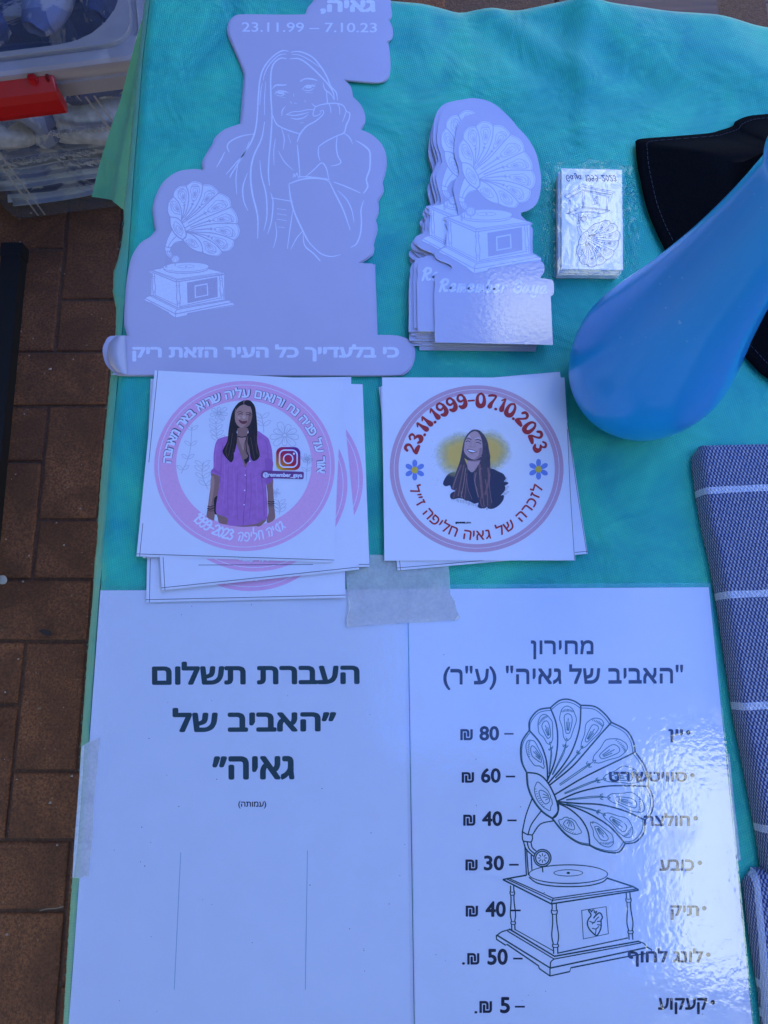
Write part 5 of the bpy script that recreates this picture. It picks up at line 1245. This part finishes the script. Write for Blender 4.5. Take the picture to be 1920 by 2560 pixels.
def towel(name, left_px, top_l, H, loc, stripes, slope, W_=.45, rad=.006, label='', vstr=(), zb=0, seed=0):
    """folded towel: left edge curve given in pixels, lying to the right"""
    L = [P(x, y, T + zb + .001) for x, y in catmull(left_px, 6)]; L.sort(key=lambda p: -p.y)
    lx = sorted((p.y, p.x) for p in L); ytop, ybot = lx[-1][0], lx[0][0]
    V, Fc = [], []; NXt, NYt = 70, 160
    us = [0, .0005, .0012, .002, .003, .0042, .0056, .0072, .009, .011, .0135, .017] + [.017 + (W_ - .017) * ((k + 1) / 58) for k in range(58)]
    NXt = len(us) - 1
    vs = [0, .0005, .0012, .002, .003, .0042, .0056, .0072, .009, .011, .0135, .017] + [.017 + (ytop - ybot - .017) * ((k + 1) / 140) for k in range(140)]
    for v_ in vs:
        y = ytop - v_; xl = interp(lx, y)
        for u in us:
            ins = .006 * (1 - sstep(0, .009, v_)) if top_l else 0
            x = xl + ins + u; yy = y + .025 * u * top_l
            dd = min(u, v_ if top_l else 1); h = H * math.sqrt(max(0, 1 - (1 - min(1, dd / rad)) ** 2))
            h += (.0012 * noise.noise(Vector((x * 25, y * 25, seed))) + .003 * noise.noise(Vector((x * 7, y * 5, seed + 3)))) * min(1, dd / .02)
            h += .0004 * noise.noise(Vector((x * 300, y * 300, seed))) * min(1, dd / .004)
            V.append((x, yy, T + zb + .0008 + h))
    NYt = len(vs) - 1
    for j in range(NYt):
        for i in range(NXt): a_ = j * (NXt + 1) + i; Fc.append((a_, a_ + 1, a_ + NXt + 2, a_ + NXt + 1))
    b0 = len(V); V += [(V[j * (NXt + 1)][0] + .001, V[j * (NXt + 1)][1], T + zb) for j in range(NYt + 1)]
    o = mesh(name, V, Fc, towel_mat(name + '_weave', 0, [(P(x, y, T + H).y - loc[1] + slope * (P(x, y, T + H).x - loc[0]), .0024) for x, y in stripes], slope, vstr), None, loc, smooth=True)
    tag(o, label, 'towel', 'folded blue and white striped towels'); return o
tw_loc = tuple(P(1900, 1700, T))
towel('folded_towel', [(1724, 1118), (1728, 1160), (1737, 1230), (1750, 1310), (1770, 1400), (1788, 1500), (1803, 1600), (1818, 1700), (1833, 1800), (1853, 1900), (1872, 2000), (1890, 2100), (1903, 2200), (1918, 2330), (1935, 2450), (1950, 2640)], 1, .013, tw_loc,
      [(1745, 1228), (1800, 1488), (1835, 1767), (1885, 2075)], -.04, label='blue towel with white stripes, rounded corner beside the blue bottle')
o = towel('folded_towel', [(1852, 2168), (1855, 2200), (1866, 2300), (1880, 2400), (1893, 2480), (1908, 2640)], 1, .010, tuple(P(1890, 2350, T)), [(1880, 2470), (1890, 2545)], -.04, .05, .007,
      'lower striped towel fold poking out beside the price list at bottom right', ((-.0005, .0018),), 0, 5)

# ================================================================== STORAGE BOX WITH TOWELS
bx0, bx1, bxt0, bxt1 = -.680, -.35, -.708, -.325; by0, by1 = .805, 1.35; BZ = .36
t = NT('clear_plastic'); n = t.noise(6, 2); tr = t.n('ShaderNodeBsdfTransparent'); tr.inputs[0].default_value = (.86, .88, .92, 1)
d_ = t.pbsdf((.35, .33, .33), .2, t.bump(t.noise(25, 2), .3, .002)); mx = t.n('ShaderNodeMixShader'); mx.inputs[0].default_value = .14
t.l(tr.outputs[0], mx.inputs[1]); t.l(d_, mx.inputs[2]); m_clear = t.done(mx.outputs[0])
t = NT('frosted_plastic'); tr = t.n('ShaderNodeBsdfTransparent'); d_ = t.pbsdf((.40, .35, .31), .3); mx = t.n('ShaderNodeMixShader'); mx.inputs[0].default_value = .72
t.l(tr.outputs[0], mx.inputs[1]); t.l(d_, mx.inputs[2]); m_frost = t.done(mx.outputs[0])
sb = empty('storage_box', ((bx0 + bx1) / 2, (by0 + by1) / 2, 0)); tag(sb, 'clear plastic storage box with red handle standing on the ground beside the table', 'storage box')
def rrect(x0, x1, y0, y1, r_, z, n=6):
    out = []
    for cx, cy, a0 in ((x1 - r_, y0 + r_, -90), (x1 - r_, y1 - r_, 0), (x0 + r_, y1 - r_, 90), (x0 + r_, y0 + r_, 180)):
        for k in range(n + 1): a_ = R(a0 + 90 * k / n); out.append((cx + r_ * math.cos(a_), cy + r_ * math.sin(a_), z))
    return out
def loft(name, rings, mat, parent, capb=False, capt=False, smooth=False):
    n = len(rings[0]); V = [p for r_ in rings for p in r_]; Fc = []
    for k in range(len(rings) - 1):
        for i in range(n): j = (i + 1) % n; Fc.append((k * n + i, k * n + j, (k + 1) * n + j, (k + 1) * n + i))
    if capb: Fc.append(tuple(reversed(range(n))))
    if capt: Fc.append(tuple(range(len(V) - n, len(V))))
    return mesh(name, V, Fc, mat, parent, smooth=smooth)
def bxr(t_, grow=0, r_=.035):
    return rrect(lerp(bx0, bxt0, t_) - grow, lerp(bx1, bxt1, t_) + grow, by0 - .028 * t_ - grow, by1 + .02 * t_ + grow, r_, .012 + (BZ - .012) * t_)
loft('body', [rrect(bx0 + .02, bx1 - .02, by0 + .02, by1 - .02, .03, .012), bxr(.02), bxr(.06), bxr(.5), bxr(.98)], m_clear, sb, True)
def up_(ring, z): return [(x, y, z) for x, y, _ in ring]
loft('rim', [up_(bxr(.9, .001), BZ - .045), up_(bxr(1, .005), BZ - .043), up_(bxr(1, .007), BZ - .018), up_(bxr(1, .004), BZ - .016), up_(bxr(1, .004), BZ + .0)], m_frost, sb)
zl_ = BZ + .002
def lidr(ins, z, r_=.035): return rrect(bxt0 - .012 + ins, bxt1 + .012 - ins, by0 - .04 + ins, by1 + .032 - ins, r_, z)
loft('lid', [lidr(0, zl_ - .006), lidr(.0, zl_ + .010), lidr(.004, zl_ + .014), lidr(.016, zl_ + .014), lidr(.019, zl_ + .009), lidr(.024, zl_ + .009), lidr(.026, zl_ + .015), lidr(.034, zl_ + .015, .09), lidr(.040, zl_ - .004, .09)], m_frost, sb)
lw = lidr(.040, zl_ - .004, .09); loft('lid_window', [lw, up_(lw, zl_ - .0042)], m_clear, sb, False, True)
for xr in (-.62, -.40):
    for dx in (0, .012):
        yb = by0 - .001
        mesh('rib', [(xr + dx, yb - .006, .03), (xr + dx + .003, yb - .006, .03), (xr + dx + .015 if xr < -.5 else xr + dx - .03 + .003, by0 - .031, BZ - .05), (xr + dx + .012 if xr < -.5 else xr + dx - .03, by0 - .031, BZ - .05)], [(0, 1, 2, 3)], m_frost, sb)
m_red = ink(.42, .008, .008, .3); m_redd = ink(.16, .003, .004, .3)
hr = []
for x in (-.60, -.5975, -.455, -.4525):
    g_ = 0 if x in (-.5975, -.455) else -.004
    hr.append([(x, by0 - .044 + .004 - g_, BZ + .004), (x, by0 - .060, BZ - .003), (x, by0 - .063, BZ - .015), (x, by0 - .065, BZ - .032), (x, by0 - .063, BZ - .040), (x, by0 - .058, BZ - .044), (x, by0 - .046, BZ - .042), (x, by0 - .046, BZ - .01)])
V = [p for r_ in hr for p in r_]; Fc = []
for k in range(3):
    for i in range(8): j = (i + 1) % 8; Fc.append((k * 8 + i, k * 8 + j, (k + 1) * 8 + j, (k + 1) * 8 + i))
Fc += [tuple(range(8)), tuple(reversed(range(24, 32)))]
lat = mesh('handle', V, Fc, m_red, sb)
rbox('hinge_tab', -.485, -.474, by0 - .050, by0 - .040, BZ - .004, BZ + .012, m_red, lat, .002); rbox('hinge_tab', -.462, -.458, by0 - .048, by0 - .040, BZ - .004, BZ + .008, m_redd, lat, .001)
# contents
def chk_mat(name, a, b, k):
    t = NT(name); co = t.coord(); sx = t.n('ShaderNodeSeparateXYZ'); t.l(co, sx.inputs[0])
    s1 = t.math('GREATER_THAN', t.math('SINE', t.math('MULTIPLY', t.math('ADD', sx.outputs[0], t.math('MULTIPLY', t.noise(9, 2), .03)), k)), .35)
    s2 = t.math('GREATER_THAN', t.math('SINE', t.math('MULTIPLY', t.math('ADD', sx.outputs[1], t.math('MULTIPLY', sx.outputs[2], 1.0)), k * 1.3)), .5)
    m = t.math('MAXIMUM', s1, t.math('MULTIPLY', s2, .6)); c = t.mix(t.math('MULTIPLY', m, .8), a, b)
    c = t.mix(t.ramp(t.noise(13, 4, .6, dist=1.2), [(.54, (0, 0, 0)), (.60, (.85, .85, .85))]), c, (.62, .58, .52))
    return t.done(t.pbsdf(c, .85, t.bump(t.noise(300, 3), .6, .002)))
m_tb = chk_mat('blue_towel', (.14, .17, .28), (.34, .36, .44), 60); m_tc = chk_mat('checked_towel', (.16, .20, .32), (.75, .72, .68), 38); m_tw = ink(.62, .58, .52, .85, .2, 80); m_td = chk_mat('dark_blue_towel', (.04, .06, .14), (.08, .11, .22), 40)
def soft(name, x0, x1, y0, y1, z0, z1, mat, seed, label, amp=.012):
    bm = bmesh.new(); V, Fc = box_vf(x0, x1, y0, y1, z0, z1); vs = [bm.verts.new(v) for v in V]
    for f_ in Fc: bm.faces.new([vs[i] for i in f_])
    bmesh.ops.bevel(bm, geom=bm.edges[:], offset=min(z1 - z0, x1 - x0) * .45, segments=4, affect='EDGES')
    bmesh.ops.subdivide_edges(bm, edges=bm.edges[:], cuts=7, use_grid_fill=True)
    for v in bm.verts:
        p = v.co; k = noise.noise(Vector((p.x * 9, p.y * 9, p.z * 26 + seed)))
        k2 = noise.noise(Vector((p.x * 26, p.y * 22, p.z * 60 + seed))); v.co += Vector((amp * k * .6, amp * k + amp * .3 * k2, amp * k * .7 + amp * .25 * k2))
    bm.verts.index_update(); vs = [v.co.copy() for v in bm.verts]; fs = [tuple(v.index for v in f_.verts) for f_ in bm.faces]; bm.free()
    o = mesh(name, vs, fs, mat, None, ((x0 + x1) / 2, (y0 + y1) / 2, z0), smooth=True); tag(o, label, 'towel', 'towels packed in the storage box'); return o
def fringe(o, cx, cy, cz, w, n, seed, drop=.02):
    r2 = random.Random(seed); V, Fc = [], []
    for k in range(n):
        x = cx + w * (k / (n - 1) - .5) + r2.uniform(-.004, .004); L_ = drop * r2.uniform(.5, 1.3); dx = r2.uniform(-.014, .014); o_ = len(V); y = cy + r2.uniform(-.003, .004); s2 = r2.uniform(.0004, .0011); L_ *= r2.choice((.3, .6, 1, 1.1))
        V += [(x - s2, y, cz), (x + s2, y, cz), (x + dx * .5 + s2, y - .004, cz - L_ * .5 + .004), (x + dx * .5 - s2, y - .004, cz - L_ * .5), (x + dx, y - .002, cz - L_), (x + dx + s2, y - .002, cz - L_)]
        Fc += [(o_, o_ + 1, o_ + 2, o_ + 3), (o_ + 3, o_ + 2, o_ + 5, o_ + 4)]
    f_ = mesh('fringe', V, Fc, m_tw, o); f_['kind'] = 'stuff'
def roll(path, rad, mat, seed, label):
    """loosely bundled towel: a lumpy, pleated tube along a path"""
    c = catmull(path, 7); n = 22; V, Fc = [], []; m = len(c)
    for i, p in enumerate(c):
        a_, b_ = Vector(c[max(i - 1, 0)]), Vector(c[min(i + 1, m - 1)]); d_ = (b_ - a_).normalized(); u_ = d_.cross(Vector((0, 0, 1))).normalized(); w_ = u_.cross(d_)
        e = math.sin(math.pi * min(1, max(0, (i + .6) / (m + .2)))) ** .35
        for k in range(n):
            t_ = 2 * math.pi * k / n; q = 1 + .16 * math.sin(3 * t_ + seed) + .10 * math.sin(7 * t_ + seed * 2 + i * .15) + .22 * noise.noise(Vector((p[0] * 22 + math.cos(t_), p[1] * 22 + math.sin(t_), seed)))
            r_ = rad * e * q; V.append(Vector(p) + u_ * math.cos(t_) * r_ + w_ * math.sin(t_) * r_ * .85)
    for i in range(m - 1):
        for k in range(n): j = (k + 1) % n; Fc.append((i * n + k, i * n + j, (i + 1) * n + j, (i + 1) * n + k))
    Fc += [tuple(range(n)), tuple(range((m - 1) * n, m * n))]
    cc = sum(V, Vector()) / len(V); o = mesh('stored_towel', V, Fc, mat, None, tuple(cc), smooth=True); tag(o, label, 'towel', 'towels packed in the storage box'); return o
lay = [(m_tc, 'checked blue and white towel lying lowest in the storage box'), (m_td, 'dark blue folded towel second from the box bottom'), (m_tc, 'checked folded towel third from the box bottom'), (m_tb, 'pale blue folded towel fourth from the box bottom'),
       (m_tc, 'checked folded towel fifth from the box bottom'), (m_tb, 'folded blue towel topmost of the flat stack in the box')]
for k, (m_, lb) in enumerate(lay):
    a_ = soft('stored_towel', -.672 - .003 * k, -.352 + .003 * k, .828 + .004 * math.sin(k * 2), 1.31, .018 + k * .0215, .0375 + k * .0215, m_, k + 1, lb, .006)
    if k in (4, 5): fringe(a_, -.47 - .08 * (k % 2), .818, .043 + k * .0215, .15, 170, k, .010)
a_ = roll([(-.70, .86, .165), (-.62, .838, .20), (-.56, .85, .17)], .030, m_tw, 1, 'cream bundled towel just below the red handle at left')
a_ = roll([(-.60, .85, .20), (-.555, .842, .235), (-.53, .84, .19), (-.56, .84, .158)], .022, m_tb, 2, 'twisted blue towel hanging down between the cream bundles')
a_ = roll([(-.53, .86, .17), (-.47, .838, .195), (-.40, .838, .19), (-.34, .86, .215)], .034, m_tw, 3, 'cream towel with frayed edge at the right front of the box'); fringe(a_, -.45, .806, .215, .13, 200, 9, .009)
a_ = roll([(-.52, .87, .235), (-.45, .85, .255), (-.36, .86, .25)], .026, m_td, 4, 'dark blue towel roll above the frayed cream one in the box')
a_ = roll([(-.70, .88, .25), (-.62, .86, .27), (-.54, .88, .25)], .030, m_tb, 5, 'blue towel roll behind the red handle')
a_ = roll([(-.74, .93, .30), (-.64, .90, .305), (-.54, .93, .30)], .030, m_td, 6, 'dark blue crumpled towel on top near the front of the box')
a_ = roll([(-.72, 1.0, .305), (-.62, 1.08, .31), (-.60, 1.22, .30)], .036, m_tb, 7, 'blue pleated towel under the lid at the left')
a_ = roll([(-.60, .93, .312), (-.575, 1.0, .32), (-.53, 1.08, .318), (-.52, 1.2, .31)], .018, ink(.80, .78, .72, .8), 8, 'bright white towel strip seen through the middle of the lid'); fringe(a_, -.615, .94, .325, .07, 120, 12, .016)
a_ = roll([(-.50, .91, .30), (-.46, 1.0, .31), (-.44, 1.15, .30)], .034, m_tb, 9, 'blue grey towel under the lid at the right')
a_ = roll([(-.41, .93, .29), (-.38, 1.02, .30), (-.37, 1.2, .29)], .032, m_td, 10, 'dark blue towel under the lid along the right wall of the box')
soft('stored_towel', -.66, -.37, .93, 1.29, .152, .262, m_td, 12, 'large dark blue towel in the middle of the box behind the rolls', .008)

pv = Vector((bx0, by0, 0)); Rz = Matrix.Rotation(R(8.5), 3, 'Z')
for o in list(C.objects):
    if o == sb or o.name.startswith('stored_towel'):
        o.location = pv + Rz @ (o.location - pv); o.rotation_euler.z = R(8.5)

# ================================================================== BEHIND THE TABLE
m_wood = NT('brown_wood'); k_ = m_wood; mp = k_.n('ShaderNodeMapping'); mp.inputs['Scale'].default_value = (2, 30, 30); k_.l(k_.coord(), mp.inputs[0])
m_wood = k_.done(k_.pbsdf(k_.ramp(k_.noise(4, 4, .6, mp.outputs[0]), [(.3, (.12, .045, .015)), (.7, (.24, .10, .035))]), .5))
cr = empty('wooden_crate', (.26, .80, 0)); tag(cr, 'brown wooden crate standing just beyond the far table edge', 'crate')
for k in range(4): rbox('plank', .20, .385, .66 + k * .08, .735 + k * .08, .50, .515, m_wood, cr, .002)
for k in range(5): rbox('plank', .20, .385, .648, .659, .02 + k * .097, .108 + k * .097, m_wood, cr, .002)
for x in (.205, .36): rbox('corner_post', x, x + .02, .662, .69, .0, .498, m_wood, cr, .002)
o = empty('dark_bag', (.62, .8, 0)); tag(o, 'dark grey bag on the ground beyond the far table edge at right', 'bag')
b_ = soft('bag_body', .42, .95, .66, .95, .0, .46, ink(.004, .004, .005, .8), 31, None, .03); b_.location -= o.location; b_.parent = o
for kk in ('category', 'group', 'label'):
    if kk in b_: del b_[kk]
V, Fc = [], []
pts = catmull([(.55, .78, .45), (.58, .76, .52), (.68, .75, .54), (.78, .76, .52), (.82, .78, .45)], 5)
for i, p in enumerate(pts):
    for k in range(6): a_ = math.pi * k / 3; V.append((p[0], p[1] + .008 * math.cos(a_), p[2] + .008 * math.sin(a_)))
for i in range(len(pts) - 1):
    for k in range(6): Fc.append((i * 6 + k, i * 6 + (k + 1) % 6, (i + 1) * 6 + (k + 1) % 6, (i + 1) * 6 + k))
mesh('handle', V, Fc, ink(.01, .01, .012, .6), o, smooth=True)

# ================================================================== CANOPY OVER THE STALL
def fabric(name, c, tr_c):
    t = NT(name); n = t.noise(3, 3); d_ = t.n('ShaderNodeBsdfDiffuse'); d_.inputs[0].default_value = (*c, 1); tl = t.n('ShaderNodeBsdfTranslucent')
    t.l(t.ramp(n, [(.3, tuple(x * .85 for x in tr_c)), (.7, tr_c)]), tl.inputs[0])
    a = t.n('ShaderNodeAddShader'); t.l(d_.outputs[0], a.inputs[0]); t.l(tl.outputs[0], a.inputs[1]); return t.done(a.outputs[0])
m_can = fabric('blue_canopy_fabric', (.04, .08, .26), (.042, .114, .47)); m_can_glare = fabric('added_glare_fabric', (.12, .12, .12), (.86, .98, .97))  # pale fabric is for added panels that give the glossy sheets their glare
CZ = 2.35
xs = [-.85, -.45, 0, .33, .60, .73, .80, 1.05, 2.0, 3.0]; ys = [-1.5, -1.2, -.76, -.20, .30, .98, 1.2, 1.6, 2.4, 3.2]
m_can_block = fabric('added_light_block_fabric', (.02, .03, .07), (.015, .025, .07))  # dark fabric for added panels that cut the light on signs and paving
can = empty('market_canopy', (.5, .5, 0)); tag(can, 'blue fabric market canopy on four posts over the stall, pale and dark panels added for lighting', 'canopy')
WH = {(5, 2), (6, 2), (3, 5), (4, 6), (5, 6)}  # cells of the added pale panels, set where the glare reflects
for i in range(len(xs) - 1):
    for j in range(len(ys) - 1):
        w_ = (i, j) in WH; dk_ = (xs[i] < .5 and ys[j] < -.25) or (xs[i] < -.4 and ys[j] > -.25) or ys[j] < -.8 or (xs[i] > 1 and ys[j] < -.25)
        mesh('roof_panel', [(xs[i], ys[j], CZ), (xs[i + 1], ys[j], CZ), (xs[i + 1], ys[j + 1], CZ), (xs[i], ys[j + 1], CZ)], [(0, 1, 2, 3)], m_can_glare if w_ else (m_can_block if dk_ else m_can), can)
m_blocker = ink(.03, .035, .06, .8)
mesh('front_light_blocker', [(-.85, -.86, 1.1), (.7, -.88, 1.1), (.7, -.88, CZ - .02), (-.85, -.86, CZ - .02)], [(0, 1, 2, 3)], m_blocker, can)  # unseen dark sheet added to dim the near end of the signs
mesh('back_light_blocker', [(xs[0] - .3, 1.80, .02), (-.1, 1.84, .02), (-.1, 1.84, CZ - .02), (xs[0] - .3, 1.80, CZ - .02)], [(0, 1, 2, 3)], m_blocker, can)  # unseen dark sheet added to shade the paving at the far left
mesh('side_light_blocker', [(-1.02, .22, .02), (-1.08, 1.79, .02), (-1.08, 1.79, CZ - .02), (-1.02, .22, CZ - .02)], [(0, 1, 2, 3)], m_blocker, can)  # another added sheet out of view, blocks light from the left
for x in (xs[0], xs[-1]):
    for y in (ys[0], ys[-1]): rbox('post', x - .02, x + .02, y - .02, y + .02, 0, CZ - .01, ink(.6, .6, .6, .4), can, .003)
    rbox('roof_beam', x - .015, x + .015, ys[0] + .02, ys[-1] - .02, CZ - .04, CZ - .01, ink(.6, .6, .6, .4), can, .003)
print('objects', len(bpy.data.objects), 'bricks', nb)
